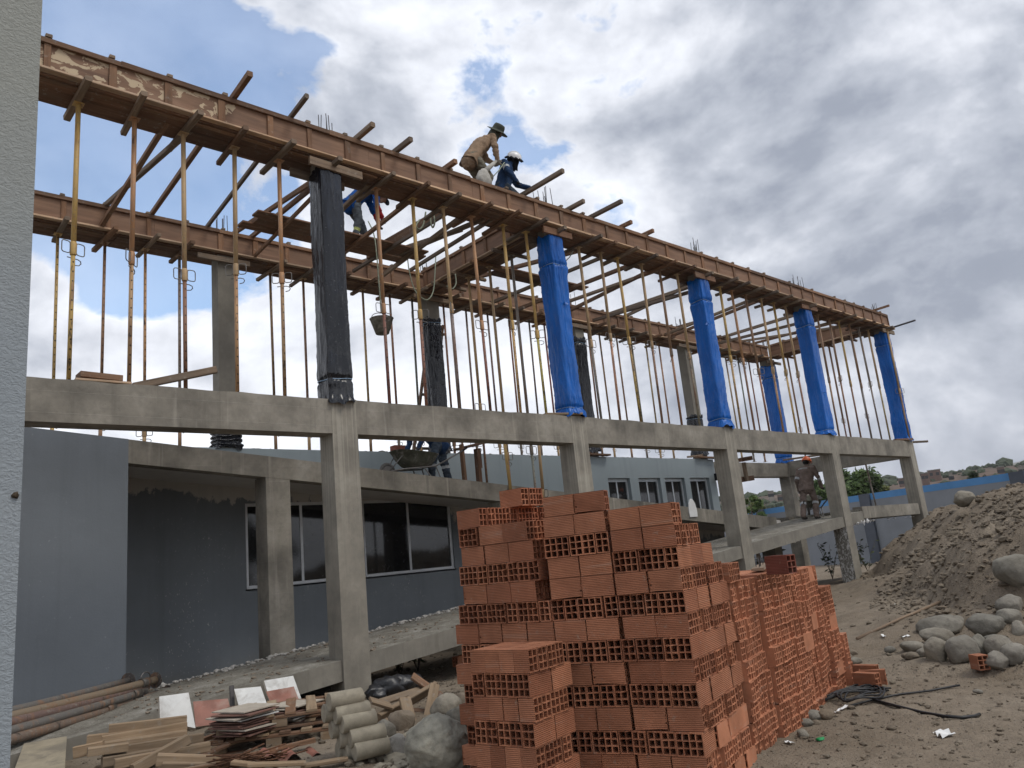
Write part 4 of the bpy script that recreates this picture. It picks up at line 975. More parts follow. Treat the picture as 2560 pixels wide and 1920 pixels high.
# ------------------------------------------------------------------ hollow bricks
BL, BW, BH = .24, .10, .148
def brick_mesh(name, L, seed, mats, cols=2, rows=3, broken=0):
    """extruded block with cols x rows holes running its length (local x), standing on its narrow side"""
    rr = random.Random(seed); mb = MB(); w2, h2 = BW/2-.0014, BH/2; wl_, wb = .0085, .008
    ys = [-w2]; cw = (BW - wl_*(cols+1))/cols
    for i in range(cols): a = -w2 + wl_ + i*(cw+wl_); ys += [a, a+cw]
    ys.append(w2)
    zs = [-h2]; chh = (BH - wb*(rows+1))/rows
    for i in range(rows): a = -h2 + wb + i*(chh+wb); zs += [a, a+chh]
    zs.append(h2)
    jit = {}
    def vert(e, i, j):
        key = (e, i, j)
        if key not in jit:
            edge = i in (0, len(ys)-1) or j in (0, len(zs)-1)
            x = e*(L/2 + (0 if edge else rr.uniform(-.003, .001))); q = 0 if edge else .0016
            jit[key] = mb.add([(x - e*(rr.uniform(0, .012) if (broken and rr.random() < .5 and not edge) else 0), ys[i]+rr.uniform(-q, q), zs[j]+rr.uniform(-q, q))])
        return jit[key]
    def hole(i, j): return i % 2 == 1 and j % 2 == 1
    for e in (-1, 1):
        for i in range(len(ys)-1):
            for j in range(len(zs)-1):
                q = [vert(e, i, j), vert(e, i+1, j), vert(e, i+1, j+1), vert(e, i, j+1)]
                if not hole(i, j): mb.face(q if e > 0 else q[::-1])
    for i in range(1, len(ys)-1, 2):
        for j in range(1, len(zs)-1, 2):
            c = [(i, j), (i+1, j), (i+1, j+1), (i, j+1)]
            for k in range(4):
                a, b = c[k], c[(k+1) % 4]; mb.face([vert(1, *a), vert(1, *b), vert(-1, *b), vert(-1, *a)])
    ny, nz = len(ys)-1, len(zs)-1
    if seed in (3, 4):                # knocked off corners
        for e, ci, cj in (((1, 0, nz), (-1, ny, 0)) if seed == 3 else ((1, ny, 0),)):
            v = mb.v[vert(e, ci, cj)]; mb.v[vert(e, ci, cj)] = V((v.x-e*.022, v.y*(.80), v.z*.86))
    for (a, b) in (((0,0),(ny,0)),((ny,0),(ny,nz)),((ny,nz),(0,nz)),((0,nz),(0,0))):
        ring1 = [vert(1, *a), vert(1, *b)]; mb.face([vert(-1, *a), vert(-1, *b), vert(1, *b), vert(1, *a)])
    return mb
BM = [brick_mesh('brick', BL, s, None, 2, 3, s % 3 == 2) for s in (0, 1, 2, 3, 4, 5, 6, 7, 8)]
BME = [b.mesh('hollow_brick', M_BRICK) for b in BM]
BMH = [brick_mesh('half', .125, 50+s, None, 2, 3) for s in range(3)]; BMHE = [b.mesh('half_brick', M_BRICK) for b in BMH]
BMD = brick_mesh('brick', BL, 77, None, 2, 3).mesh('dark_brick', M_BRICKD)
stuffb = MB(); NB = [0]
def brick(c, ang, label, group, big=True, half=False, tilt=0, mesh=None, roll=0):
    """one brick: c centre, ang heading of its long axis"""
    j = .006; c = V(c) + V((R.uniform(-j, j), R.uniform(-j, j), 0)); ang += R.gauss(0, .021)
    rot = (roll, tilt + R.gauss(0, .006), ang)
    if big:
        o = link('hollow_brick' if not half else 'half_brick', mesh or R.choice(BMHE if half else BME), None, c); o.rotation_euler = rot
        tag(o, label, 'brick', group); NB[0] += 1; return o
    from mathutils import Euler
    M = Matrix.Translation(c) @ Euler(rot).to_matrix().to_4x4(); src = R.choice(BMH if half else BM); k = len(stuffb.v)
    stuffb.v += [M @ v for v in src.v]
    for f in src.f: stuffb.face([k+i for i in f])
RH = .1505                                                # course height
ZROW = {r: 1.14 + (5-i)*RH for i, r in enumerate('abcdefghijklm')}; ZROW['z'] = 1.14+6*RH; ZROW['y'] = 1.14+7*RH      # top of each course
C0 = V((4.50, 3.29, 0))
def dirs(deg): a = radians(deg); return V((-sin(a), cos(a), 0)), V((cos(a), sin(a), 0)), a
wA, nA, aA = dirs(15); wM, nM, aM = dirs(24); wL, nL, aL = dirs(9)
CM = C0 + wA*.515; CL = CM + wM*.52
rows = 'abcdefghijklm'
def H_type(r): return r in 'cegikm'                       # hole ends to the front
GF, GR = 'bricks of the big stack, front face', 'bricks of the big stack, right face'
cname = {r: ordn(i+1) for i, r in enumerate(rows)}
def lay(org, w, n, a, s0, depth, r, kind, label, big, half=False):
    """kind 'end' : long axis goes into the stack; 'side': long axis lies along the face. s0 along the face, depth = start of the brick into the stack"""
    zc = ZROW[r] - BH/2
    L = .125 if half else BL
    if kind == 'end': c = org + w*(s0+BW/2) + n*(depth+L/2); ang = a
    else: c = org + w*(s0+L/2) + n*(depth+BW/2); ang = a + pi/2
    return brick((c.x, c.y, zc), ang, label, GF if 'front' in label else GR, big, half)
for r in rows:
    wob = R.uniform(-.012, .012); cn = cname[r]
    # right block A: two sides or five ends across the front
    if H_type(r):
        for q in range(5): lay(C0, wA, nA, aA, .005+q*.101+R.uniform(0,.002), wob, r, 'end', f'brick with open holes, {ordn(q+1)} from right corner, {cn} course of the stack front', True)
        nd = 3 if r == 'c' else 4
        for d in range(1, nd):
            lay(C0, wA, nA, aA, .005+R.uniform(-.012,.008), wob+d*.243, r, 'end', f'ribbed side brick, {ordn(d+1)} behind the corner, {cn} course of the stack right face', r in 'cegi')
            if r == 'c' :
                for q in range(1, 5): lay(C0, wA, nA, aA, .005+q*.101, wob+d*.243, r, 'end', '', False)
    else:
        for q in range(2): lay(C0, wA, nA, aA, .005+q*.245+R.uniform(0,.004), wob, r, 'side', f'ribbed brick, {ordn(q+1)} from right corner, {cn} course of the stack front', True)
        nd = {'a': 2, 'b': 5}.get(r, 9)
        for d in range(1, nd):
            off = R.uniform(-.012, .010)
            lay(C0, wA, nA, aA, .005+off, wob+d*.101, r, 'side', f'holed brick end, {ordn(d+1)} behind the corner, {cn} course of the stack right face', r in 'abdfhj')
            if r in 'abd': lay(C0, wA, nA, aA, .25+off, wob+d*.101, r, 'side', '', False)
    # middle block
    wob = R.uniform(-.012, .012)
    if (H_type(r) and r != 'c') or r == 'b':
        for q in range(5): lay(CM, wM, nM, aM, .004+q*.101, wob, r, 'end', f'brick with open holes, {ordn(q+1)} from right, {cn} course of middle front column', True)
    else:
        for q in range(2): lay(CM, wM, nM, aM, .004+q*.246+R.uniform(0,.004), wob, r, 'side', f'ribbed brick, {ordn(q+1)} from right, {cn} course of middle front column', True)
    if r in 'abcd':
        for d in range(1, 4):
            for q in range(2): lay(CM, wM, nM, aM, .004+q*.246, wob+d*.101, r, 'side', '', False)
    # left block
    wob = R.uniform(-.015, .015); sh = R.uniform(-.02, .03)
    lt = {'a': 'mix', 'b': 'S', 'c': 'H', 'd': 'S'}.get(r, 'H' if H_type(r) else 'S')
    if lt == 'H':
        nq = 8 if r == 'c' else 9
        for q in range(nq): lay(CL, wL, nL, aL, .004+q*.1015+(.05 if r == 'c' else 0), wob, r, 'end', f'brick with open holes, {ordn(q+1)} from right, {cn} course of left front block', True)
    elif lt == 'S':
        nq, s0 = (3, .10) if r in 'bd' else (4, -.01 if r == 'f' else .0)
        for q in range(nq): lay(CL, wL, nL, aL, s0+q*.247, wob, r, 'side', f'ribbed brick, {ordn(q+1)} from right, {cn} course of left front block', True)
        if r in 'bd':
            for d in range(1, 4): lay(CL, wL, nL, aL, s0, wob+d*.101, r, 'side', '', False)
    else:
        for q in range(2): lay(CL, wL, nL, aL, .14+q*.245, wob, r, 'side', f'ribbed brick, {ordn(q+1)} from right, top full course of left front block', True)
        for q in range(2): lay(CL, wL, nL, aL, .64+q*.101, wob, r, 'end', f'brick with open holes, {ordn(q+1)} from right at left end of top full course', True)
        for d in range(1, 4):
            for q in range(3): lay(CL, wL, nL, aL, .14+q*.245, wob+d*.101, r, 'side', '', False)
# body of the front blocks behind the seen course
for r in rows:
    if H_type(r):
        for d in range(1, 4):
            if r != 'c':
                for q in range(1, 5): lay(C0, wA, nA, aA, .005+q*.101, d*.243, r, 'end', '', False)
            for q in range(9): lay(CL, wL, nL, aL, .004+q*.1015, d*.243, r, 'end', '', False)
            for q in range(5): lay(CM, wM, nM, aM, .004+q*.101, d*.243+.01, r, 'end', '', False)
    else:
        for d in range(1, {'a': 2, 'b': 5}.get(r, 9)):
            if r not in 'abd': lay(C0, wA, nA, aA, .25, d*.101, r, 'side', '', False)
        for d in range(4 if r in 'abd' else 1, 9):
            for q in range(3): lay(CL, wL, nL, aL, .12+q*.246, d*.101, r, 'side', '', False)
            for q in range(2): lay(CM, wM, nM, aM, .004+q*.246, d*.101, r, 'side', '', False)
# loose top courses
for q in range(2): lay(CM, wM, nM, aM, -.01+q*.246, .0, 'z', 'side', f'ribbed brick standing proud on top of the middle of the stack front, {["right one","left one"][q]}', True)
for d in range(9):
    lay(CL, wL, nL, aL, .60+R.uniform(-.01,.01), d*.102, 'z', 'side', f'brick of the row on the top left, {ordn(d+1)} from the front, holes facing right', True)
for d in range(3): lay(CL, wL, nL, aL, .48+R.uniform(-.01,.01), .42+d*.102, 'y', 'side', f'{ordn(d+1)} from the front of the three highest bricks on the left block', True)
for d in range(3): lay(CL, wL, nL, aL, .08+R.uniform(-.02,.02), .45+d*.102, 'a', 'side', '', False)
# right-hand stacks running back along the side of the pile
uR = V((cos(radians(12)), sin(radians(12)), 0)); vR = V((-uR.y, uR.x, 0)); aR = radians(12)
R0 = C0 + nA*.985 + vR*-.03
def rstack(u0, n, ztop, off, deg, rows_, name, sidecols=(), big_rows=0):
    a = radians(deg); u = V((cos(a), sin(a), 0)); v = V((-u.y, u.x, 0)); org = R0 + uR*u0 + vR*off; z = ztop
    for r in range(rows_):
        o2 = R.uniform(-.015, .015); zz = z - RH*.985*r - BH/2 + .0
        if zz < -.09: break
        q = 0; s = 0.0
        while s < n*.101 - .05:
            jo = R.uniform(-.008, .008) + .012*sin(s*9+r)
            if (r, q) in sidecols:
                for k in range(sidecols[(r, q)]):
                    c = org + u*(s+BL/2) + v*(BW/2+o2); brick((c.x, c.y, zz), a, f'ribbed brick seen side on in the {name}', GR, False); s += .243
                q += 1; continue
            c = org + u*(s+BW/2) + v*(BL/2+o2+jo)
            brick((c.x, c.y, zz + R.uniform(-.003,.003)), a+pi/2, f'holed brick end, {ordn(q+1)} from left, top course of the {name}', GR, r < big_rows)
            if r < 2:
                for dd in range(1, 6): c2 = c + v*(.245*dd); brick((c2.x, c2.y, zz), a+pi/2, '', GR, False)
            s += .101; q += 1
rstack(.0, 6, 1.27, .02, 15, 9, 'second stack along the side', {}, 0)
rstack(-.02, 3, 1.418, .02, 15, 1, 'second stack along the side', {}, 1)
rstack(.61, 9, 1.285, .0, 10, 9, 'third stack along the side', {(4, 8): 1}, 1)
rstack(1.53, 10, 1.25, .03, 14, 9, 'fourth stack along the side', {(0, 7): 1, (3, 5): 1}, 0)
rstack(2.52, 4, 1.02, .05, 10, 8, 'last stack along the side', {(2, 2): 1, (5, 1): 1}, 1)
rstack(2.92, 2, .50, .0, 16, 4, 'low end of the pile', {}, 0)
for k, (uu, vv, zz, an) in enumerate([(2.62,-.22,.075,70),(2.80,-.25,.075,95),(3.1,-.12,.075,80)]):
    p = R0 + uR*uu + vR*vv; o = brick((p.x, p.y, zz+.02), aR+radians(an), ['leaning ribbed brick at the foot of the far pile end, left one','ribbed brick at the foot of the far pile end, beside the black cables','last ribbed brick at the foot of the far pile end'][k], 'bricks at the foot of the pile end', True)
for k in range(1):
    p = at(1990, 1430, 2, 1.29) + vR*.10 - uR*.05; o = brick((p.x, p.y, 1.36), aR+radians(62), 'dark red brick lying alone on top of the pile far end', None, True, False, 0, BMD)
struct('brick_stack', stuffb, M_BRICK, 'stuff', 'packed mass of clay bricks in the rear part of the pile')
# board with nails on top of the pile
nb = thing('nailed_board', 'thin board full of upright nails lying on top of the brick pile', 'board', R0+uR*1.3+V((0,0,1.30)))
p0, p1 = R0+uR*.95+vR*.12+V((0,0,1.315)), R0+uR*1.95+vR*.38+V((0,0,1.325))
mb = MB(); mb.bar(p0, p1, .11, .022, (0,0,1), .003, 0, .004); part('board', mb, M_TIMBER, nb)
mb = MB()
for k in range(11): q = p0.lerp(p1, .1+.08*k)+V((0,R.uniform(-.03,.03),.01)); mb.tube([q, q+V((R.uniform(-.01,.01),R.uniform(-.01,.01),.075))], .003, 5)
part('nails', mb, M_REBAR, nb)
# small stack in front
c_ = V((3.60, 3.93, 0)); wS = V((-.10, .53, 0)).normalized(); nS = V((wS.y, -wS.x, 0)); aS = math.atan2(nS.y, nS.x); GS = 'bricks of the small stack in front'
for r in range(7):
    zc = 1.03 - RH*r - BH/2; wob = R.uniform(-.012, .012); s0 = R.uniform(-.015, .015)
    if zc < -.06: break
    if r % 2 == 0:
        for q in range(4):
            for d in range(4):
                c = c_ + wS*(s0+q*.128+.0625) + nS*(wob+d*.101+.05)
                lab = f'ribbed half brick, {ordn(q+1)} from right, {ordn(r+1)} course of small front stack' if d == 0 else (f'holed half brick, {ordn(d+1)} back on right of {ordn(r+1)} course of small front stack' if q == 0 else f'half brick atop small front stack, {ordn(d+1)} row back, {ordn(q+1)} from right')
                if d == 0 or q == 0 or r == 0: brick((c.x, c.y, zc), aS+pi/2, lab, GS, True, True)
    else:
        for q in range(5):
            for d in range(2):
                c = c_ + wS*(s0+q*.101+.05) + nS*(wob+d*.243+.12)
                if d == 0 or q == 0: brick((c.x, c.y, zc), aS, f'brick with open holes, {ordn(q+1)} from right, {ordn(r+1)} course of small front stack' if d == 0 else f'ribbed brick, back right end of {ordn(r+1)} course of small front stack', GS, True)
# lone brick by the boulders
p = hit(2462, 1688); brick((p.x+.03, p.y+.03, gh(p.x, p.y)+.06), radians(48), 'single small brick lying by itself at the foot of the boulders', None, True, True).scale = (1.2, 1.2, .95)
p = at(1150, 1660, 2, .15); brick((p.x, p.y, .2), radians(20), 'stray brick on the rubble left of the pile', None, True)

# ------------------------------------------------------------------ stones
def boulder(px, py, w, h, label, grp, mat=None, z=None, sub=4, seed=0, flat=None, dep=.8, sink=.2):
    """px,py = foot centre in photo pixels; w,h = size in photo pixels"""
    p = hit(px, py) if z is None else at(px, py, 2, z)
    dpt = _f.dot(p - V((0,0,CAMZ))); k = dpt/FOC; rx, rz = w*k/2, h*k/2*1.05; ry = rx*dep
    q = p + V((_f.x, _f.y, 0)).normalized()*ry*.8
    Mr = Matrix.Rotation(-YAW + R.uniform(-.3, .3), 3, 'Z') @ Matrix.Rotation(R.uniform(-.15, .15), 3, 'Y')
    mb = MB(); mb.ball((0,0,0), 1, sub, None, .15, 1.1, seed+px*.01); rs = random.Random(int(px*7+py))
    cuts = [(V((rs.gauss(0,1), rs.gauss(0,1), rs.gauss(0,1))).normalized(), rs.uniform(.72, .95)) for _ in range(9)]
    for i, v in enumerate(mb.v):
        for n_, l in cuts:
            e = v.dot(n_) - l
            if e > 0: v = v - n_*e*.82
        v = v*(1 + .03*noise.fractal(v*5+V((seed, 0, 0)), .8, 2, 3)); mb.v[i] = V((q.x, q.y, p.z + rz*(1-sink))) + Mr @ V((v.x*rx*1.08, v.y*ry*1.08, v.z*rz*1.08))
    return solo('boulder', mb, mat or M_STONE, label, 'boulder', grp)
GB = 'boulders at the foot of the dirt heap'
q = lambda cx, cy: (1700+cx*.3888, 1350+cy*.3888)
HB = [(1745,625,310,135,'long flat boulder on top left of the boulder heap'),(2020,610,235,135,'round boulder standing highest in the middle of the heap'),(1700,680,205,110,'pale boulder wedged below the long flat one'),
 (1690,790,160,160,'leftmost big boulder in the front row of the heap'),(1870,795,200,180,'largest smooth boulder in the middle of the front row'),(1955,740,120,130,'boulder tucked behind the largest smooth one'),
 (2060,690,170,80,'flat boulder between upper and lower rows of the heap'),(2085,750,170,130,'angular boulder right of the largest smooth one'),(2080,840,150,120,'grey boulder behind the lone brick'),(2190,800,150,130,'boulder at the right edge of the picture, front row'),
 (2160,465,180,110,'upper boulder at the right edge of the picture'),(2150,545,170,100,'boulder below the upper right edge one'),(2210,640,90,120,'boulder cut by the right picture edge beside the high round one')]
for k, (cx, cy, w, h, lab) in enumerate(HB): boulder(*q(cx, cy), w*.3888, h*.3888, lab, GB, None, None if cy > 640 else None, 4, k*3)
boulder(*q(2235, 290), 260*.3888, 200*.3888, 'big grey boulder lying up on the slope of the dirt heap', None, None, None, 4, 77)
GSm = 'small stones on the ground'
for k, (cx, cy, w, h, lab) in enumerate([(1520,720,140,70,'dark broken stone left of the boulder heap'),(1510,770,90,45,'small flat stone before the dark broken one'),(1590,755,90,60,'small stone touching the leftmost big boulder'),(1465,765,55,40,'black little stone left of the boulder heap'),(1365,730,70,45,'lone stone between brick pile and boulders'),
  (1090,790,75,60,'pale stone by the far end of the brick pile'),(1145,800,75,45,'flat grey stone by the far end of the brick pile'),(1120,755,70,50,'earthy stone behind the pale one at the pile end'),
  (872,1170,125,75,'rounded cobble beside the pile near the cables'),(960,1155,95,65,'brown cobble right of the rounded one'),(825,1205,90,55,'dark cobble against the foot of the pile'),(882,1200,60,40,'small cobble in front of the rounded one'),(800,1278,75,58,'single stone in front of the pile side'),
  (1405,1425,60,40,'grey stone in the right foreground'),(1930,990,60,28,'thin dark stone right of the cables'),(1370,1225,60,28,'flat pebble in the middle of the right foreground')]):
    boulder(*q(cx, cy), w*.3888, h*.3888, lab, GSm, [M_STONE, M_PEB][k % 2], None, 3, k*5+1)
boulder(1094, 1945, 165, 132, 'large speckled round boulder left of the small brick stack', None, M_STONEG, .0, 5, 3, None, .9, .05)
for k, (px, py, w, h, lab, m) in enumerate([(995,1895,48,58,'white veined stone by the concrete cylinders',M_RUBW),(962,1855,60,50,'grey lump behind the cylinders',M_STONE),(1003,1838,70,60,'brownish block under the broken trestle',M_PEB),(1115,1812,75,75,'big pale stone behind the speckled boulder',M_STONE),
     (1150,1850,80,80,'grey stone between speckled boulder and pile',M_STONE),(965,1900,36,40,'dark round stone beside the white veined one',M_STONE),(1160,1790,60,50,'brown stone at the pile left foot',M_PEB)]):
    boulder(px, py, w, h, lab, 'stones among the debris', m, .06, 4, k*7+2)
# boulder crowning the dirt heap
boulder(2424, 1262, 50, 40, 'dusty rock on the crest of the dirt heap', None, M_STONE, None, 4, 9)
# gravel: countless
mb = MB()
def pebbles(n, f, s0, s1, nz=.35):
    for k in range(n):
        x, y = f(); s = s0+(s1-s0)*R.random()**3; z = gh(x, y)
        mb.ball((x, y, z+s*.15), (s*R.uniform(.8,1.5), s*R.uniform(.7,1.2), s*R.uniform(.45,.8)), 1, Matrix.Rotation(R.uniform(0,6), 4, 'Z'), nz, 1.3, k % 97, 0, False)
def mpt():
    while True:
        x, y = R.uniform(10.5, 24), R.uniform(-1, 9.5)
        if mound_d(x, y) > -.4: return x, y
def mpt2():
    while True:
        x, y = R.uniform(10.5, 16), R.uniform(0, 7.5)
        if mound_d(x, y) > -.6: return x, y
pebbles(2600, mpt, .012, .085, .7); pebbles(2600, mpt2, .008, .05, .7)
pebbles(1500, lambda: (R.uniform(4.8, 11), R.uniform(1.2, 4.6)), .006, .028)
pebbles(500, lambda: (R.uniform(7, 18), R.uniform(3.4, 9)), .01, .05)
struct('gravel', mb, M_PEB, 'stuff', 'loose stones and gravel scattered over dirt and heap')
mb = MB(); pebbles(3000, mpt, .012, .075, .55); pebbles(2400, mpt2, .008, .055, .55); pebbles(600, lambda: (R.uniform(4.6, 11), R.uniform(1.2, 4.4)), .006, .03, .55)
struct('dirt_clods', mb, M_DIRT, 'stuff', 'crumbly clods of earth on the dirt heap and ground')
mb = MB(); pebbles(900, lambda: (R.uniform(1.2, 6.6), R.uniform(5.2, 9.6)), .008, .05); pebbles(500, lambda: (R.uniform(5.5, 10), R.uniform(7, 13.3)), .015, .06)
struct('rubble', mb, M_PEB, 'stuff', 'grey rubble and crumbs between the debris and the columns')
mb = MB(); pebbles(260, lambda: (R.gauss(4.15, .22), R.gauss(5.95, .28)), .03, .085, .2)
struct('sand_lumps', mb, M_CYL, 'stuff', 'rounded lumps below the concrete cylinders')
# cut pipe buried in the heap, cables, scraps
def gp(px, py, dz=.01): return hit(px, py) + V((0,0,dz))
mb = MB(); mb.tube([gp(*q(1140,650),.03), gp(*q(1400,540),.05), gp(*q(1680,425),.06)], .022, 8); solo('pole', mb, M_TIMBER, 'thin dark pole lying up the foot of the dirt heap', 'pole')
mb = MB(); mb.tube([gp(*q(cx, cy), .02) for cx, cy in ((1235,1040),(1400,1085),(1560,1125),(1700,1150),(1820,1158),(1900,1150),(1930,1138))], .014, 8); solo('cable', mb, M_CABLE, 'thick black cable trailing off to the right on the dirt', 'cable', 'black cables by the brick pile')
mb = MB(); mb.tube([gp(*q(cx, cy), .02) for cx, cy in ((1080,1085),(1250,1040),(1420,1005),(1600,985),(1720,962),(1800,948))], .010, 8); solo('cable', mb, M_CABLE, 'thinner black cable with a straight upper end on the dirt', 'cable', 'black cables by the brick pile')
mb = MB()
for k in range(9):
    a = q(930+R.uniform(-15,25), 1045+R.uniform(-15,15)); b = q(1355+R.uniform(-40,10), 985+R.uniform(-22,28)); m1 = q(1050+R.uniform(-30,60), 965+k*9+R.uniform(-10,10)); m2 = q(1220+R.uniform(-40,40), 955+k*9+R.uniform(-10,12))
    pts = [gp(*a,.03), gp(*m1,.05+.01*k), gp(*m2,.05+.01*(k%4)), gp(*b,.03)]
    cur = [pts[0]*(1-t)**3 + pts[1]*3*t*(1-t)**2 + pts[2]*3*t*t*(1-t) + pts[3]*t**3 for t in [i/12 for i in range(13)]]
    mb.tube(cur, .009, 6)
for k in range(4):
    c = gp(*q(1120+k*25, 1010+k*6), .05); mb.tube([c + V((cos(a)*.30, sin(a)*.14, .02*sin(3*a+k))) for a in [2*pi*i/20 for i in range(20)]], .009, 6, False, 0, True, True)
solo('cable_coil', mb, M_CABLE, 'tangled coil of black cable beside the pile foot', 'cable')
for k, (cx, cy, dx, dy, lab) in enumerate([(1040,1105,38,-18,'white plastic strip beside the cable coil'),(1450,630,30,-3,'white scrap at the foot of the heap'),(1310,628,8,8,'small white paper bit near the pole'),(705,1318,30,8,'pale curled scrap in the right foreground'),(1705,1275,32,12,'crumpled white bag on the dirt at right'),(1375,425,14,-4,'white flake on the heap slope')]):
    a = gp(*q(cx-dx, cy-dy), .012); b = gp(*q(cx+dx, cy+dy), .02); mb = MB(); n = 6; m = V((-(b-a).y, (b-a).x, 0)).normalized()*(.018 if k != 4 else .06)
    rows_ = [[a.lerp(b, i/n) + m*s + V((0,0,R.uniform(0,.02 if k != 4 else .05))) for s in (-1,0,1)] for i in range(n+1)]; mb.grid(rows_, 0, False)
    solo('scrap', mb, M_PAPER, lab, 'scrap', 'white scraps on the ground')
a = gp(*q(905,1290), .012); mb = MB(); mb.ball(a, (.05,.03,.012), 2, None, .4, 2, 3); solo('scrap', mb, m_plain('green_scrap', (.02,.22,.07), .5), 'small green plastic scrap in the right foreground', 'scrap')
p = gp(*q(900, 1020)); mb = MB(); mb.bar(p, p+V((-.06,.05,.22)), .09, .03, (1,0,0), .01, 0, .01); solo('stone_slab', mb, M_STONE, 'upright grey stone sliver at the pile foot by the cables', 'stone')

# ------------------------------------------------------------------ debris on the left
r0 = lambda x, y: (x*.31646, 1580+y*.31646); r1 = lambda x, y: (600+x*.31646, 1580+y*.31646)
GP = 'old pipes lying by the grey wall'
PC = [((95,840),(1085,540),.052,'brown','lowest thick brown pipe of the bundle, a collar near its end'),((95,770),(1150,465),.05,'grey','dark grey pipe under the red one in the bundle'),((95,705),(1160,430),.052,'rust red','red painted pipe in the middle of the bundle'),
      ((100,655),(1225,380),.048,'ochre','ochre pipe lying on top of the bundle with an end plate'),((105,610),(1010,385),.042,'grey','greenish grey pipe at the back of the bundle'),((95,745),(1320,470),.04,'brown','rusty holed tube sticking out farthest from the bundle')]
for k, (a, b, r, c, lab) in enumerate(PC):
    y0 = 9.75+k*.06; y1 = 11.05+.05*k
    P0 = at(*r0(*a), 1, y0); P1 = at(*r0(*b), 1, y1); P0 = P0 + (P0-P1)*.35
    t = thing('pipe', lab, 'pipe', P0, GP); t_off = P0
    mb = MB(); n = 8; mb.tube([P0.lerp(P1, i/n)+V((0,0,-.012*sin(pi*i/n))) for i in range(n+1)], r, 12)
    o = part('tube', mb, M_STEEL, t); o.color = (*[.35*v+.05 for v in PCOL[c]], 1)
    d = (P1-P0).normalized()
    if k in (0, 3, 5, 4):
        mb = MB(); mb.tube([P1, P1+d*.012], .10 if k != 5 else .08, 10); o = part('end_plate', mb, M_STEEL, t); o.color = (.06,.05,.045,1)
    if k in (0, 3, 1):
        q0 = P0.lerp(P1, .93 if k != 0 else .80); mb = MB(); mb.tube([q0-d*.07, q0+d*.07], r*1.25, 12); o = part('collar', mb, M_STEEL, t); o.color = (.08,.07,.06,1)
        mb = MB(); sidev = d.cross(V((0,0,1))).normalized(); mb.tube([q0 + sidev*.02 + V((0,0,1))*(.06+.07*sin(a2)) + d*(.09*cos(a2)) for a2 in [pi*i/8 for i in range(9)]], .008, 6); o = part('handle', mb, M_WIRE, t)
# plywood board lying at the far left
c = [at(*r0(105,1110), 2, .20), at(*r0(510,1110), 2, .20), at(*r0(528,822), 2, .30), at(*r0(190,880), 2, .30)]
mb = MB(); k = mb.add(c + [v - V((0,0,.02)) for v in c])
for idx in ((0,1,2,3),(7,6,5,4),(0,4,5,1),(1,5,6,2),(2,6,7,3),(3,7,4,0)): mb.face([k+i for i in idx])
solo('plywood_board', mb, m_plain('dusty_board', (.30,.26,.19), .85, .15, 0, .15, 5, .25, (.17,.15,.12)), 'dusty square plywood board lying flat at the lower left', 'board')
def plank2(a, b, Y0, Y1, w, h, mat, lab, grp):
    P0 = at(*a, 1, Y0); P1 = at(*b, 1, Y1); mb = MB(); mb.bar(P0, P1, w, h, (0,0,1), .006, 0, .004); return solo('wood_offcut', mb, mat, lab, 'timber', grp)
GO = 'pale timber offcuts heaped at the lower left'
for a, b, y0, y1, w, h, lab in [((860,775),(1475,705),8.25,8.05,.08,.10,'topmost pale beam of the offcut heap'),((805,865),(1475,745),8.1,7.95,.09,.08,'second beam from the top of the offcut heap'),((810,905),(1470,805),8.0,7.9,.09,.07,'third beam in the offcut heap'),
   ((815,960),(1600,835),7.9,7.8,.09,.085,'long fourth beam of the offcut heap'),((805,1030),(1400,930),7.8,7.75,.09,.08,'lowest straight beam of the offcut heap'),((585,950),(820,900),8.0,7.9,.09,.09,'short block at the left of the offcut heap'),
   ((690,950),(1010,905),7.85,7.8,.08,.07,'narrow block between the short block and the beams'),((905,1045),(1655,905),7.6,7.5,.08,.08,'slanting timber crossing below the heap'),((1050,1090),(1485,845),7.5,7.55,.085,.085,'diagonal timber lying across the whole heap'),
   ((1240,1010),(1755,1020),7.3,7.1,.085,.09,'beam end in front, pointing right'),((1280,1060),(1800,1065),7.2,7.0,.085,.06,'lowest beam at the bottom picture edge'),((690,850),(1100,800),8.3,8.15,.1,.07,'rough timber at the back of the offcut heap')]:
    plank2(r0(*a), r0(*b), y0, y1, w, h, M_PALE, lab, GO)
# ceramic tiles standing and stacked
def panel(corners, t, mats, name, lab, cat, grp=None):
    c = [V(p) for p in corners]; n = (c[1]-c[0]).cross(c[3]-c[0]).normalized()*t; mb = MB(); k = mb.add(c + [v-n for v in c])
    for fi, idx in enumerate(((0,1,2,3),(7,6,5,4),(0,4,5,1),(1,5,6,2),(2,6,7,3),(3,7,4,0))): mb.face([k+i for i in idx], None, 0 if fi == 0 else 1)
    return solo(name, mb, mats, lab, cat, grp)
GT = 'salvaged floor tiles'
def quad(pts, Yb, Yt, f): return [at(*f(*pts[0]), 1, Yb), at(*f(*pts[1]), 1, Yb-.1), at(*f(*pts[2]), 1, Yt-.1), at(*f(*pts[3]), 1, Yt)]
panel(quad([(1265,700),(1545,760),(1490,478),(1258,510)], 8.6, 8.75, r0), .05, [M_WHITE, M_TILEB], 'floor_tile', 'white tile standing leftmost above the offcut heap', 'tile', GT)
panel(quad([(1545,750),(1845,710),(1800,525),(1525,550)], 8.7, 8.9, r0), .03, [M_REDT, M_TILEB], 'floor_tile', 'red brown tile standing right of the white one', 'tile', GT)
panel(quad([(1895,620),(2115,585),(2060,430),(1850,450)], 8.8, 9.0, r0), .04, [M_WHITE, M_TILEB], 'floor_tile', 'white tile standing in the middle with a broken top', 'tile', GT)
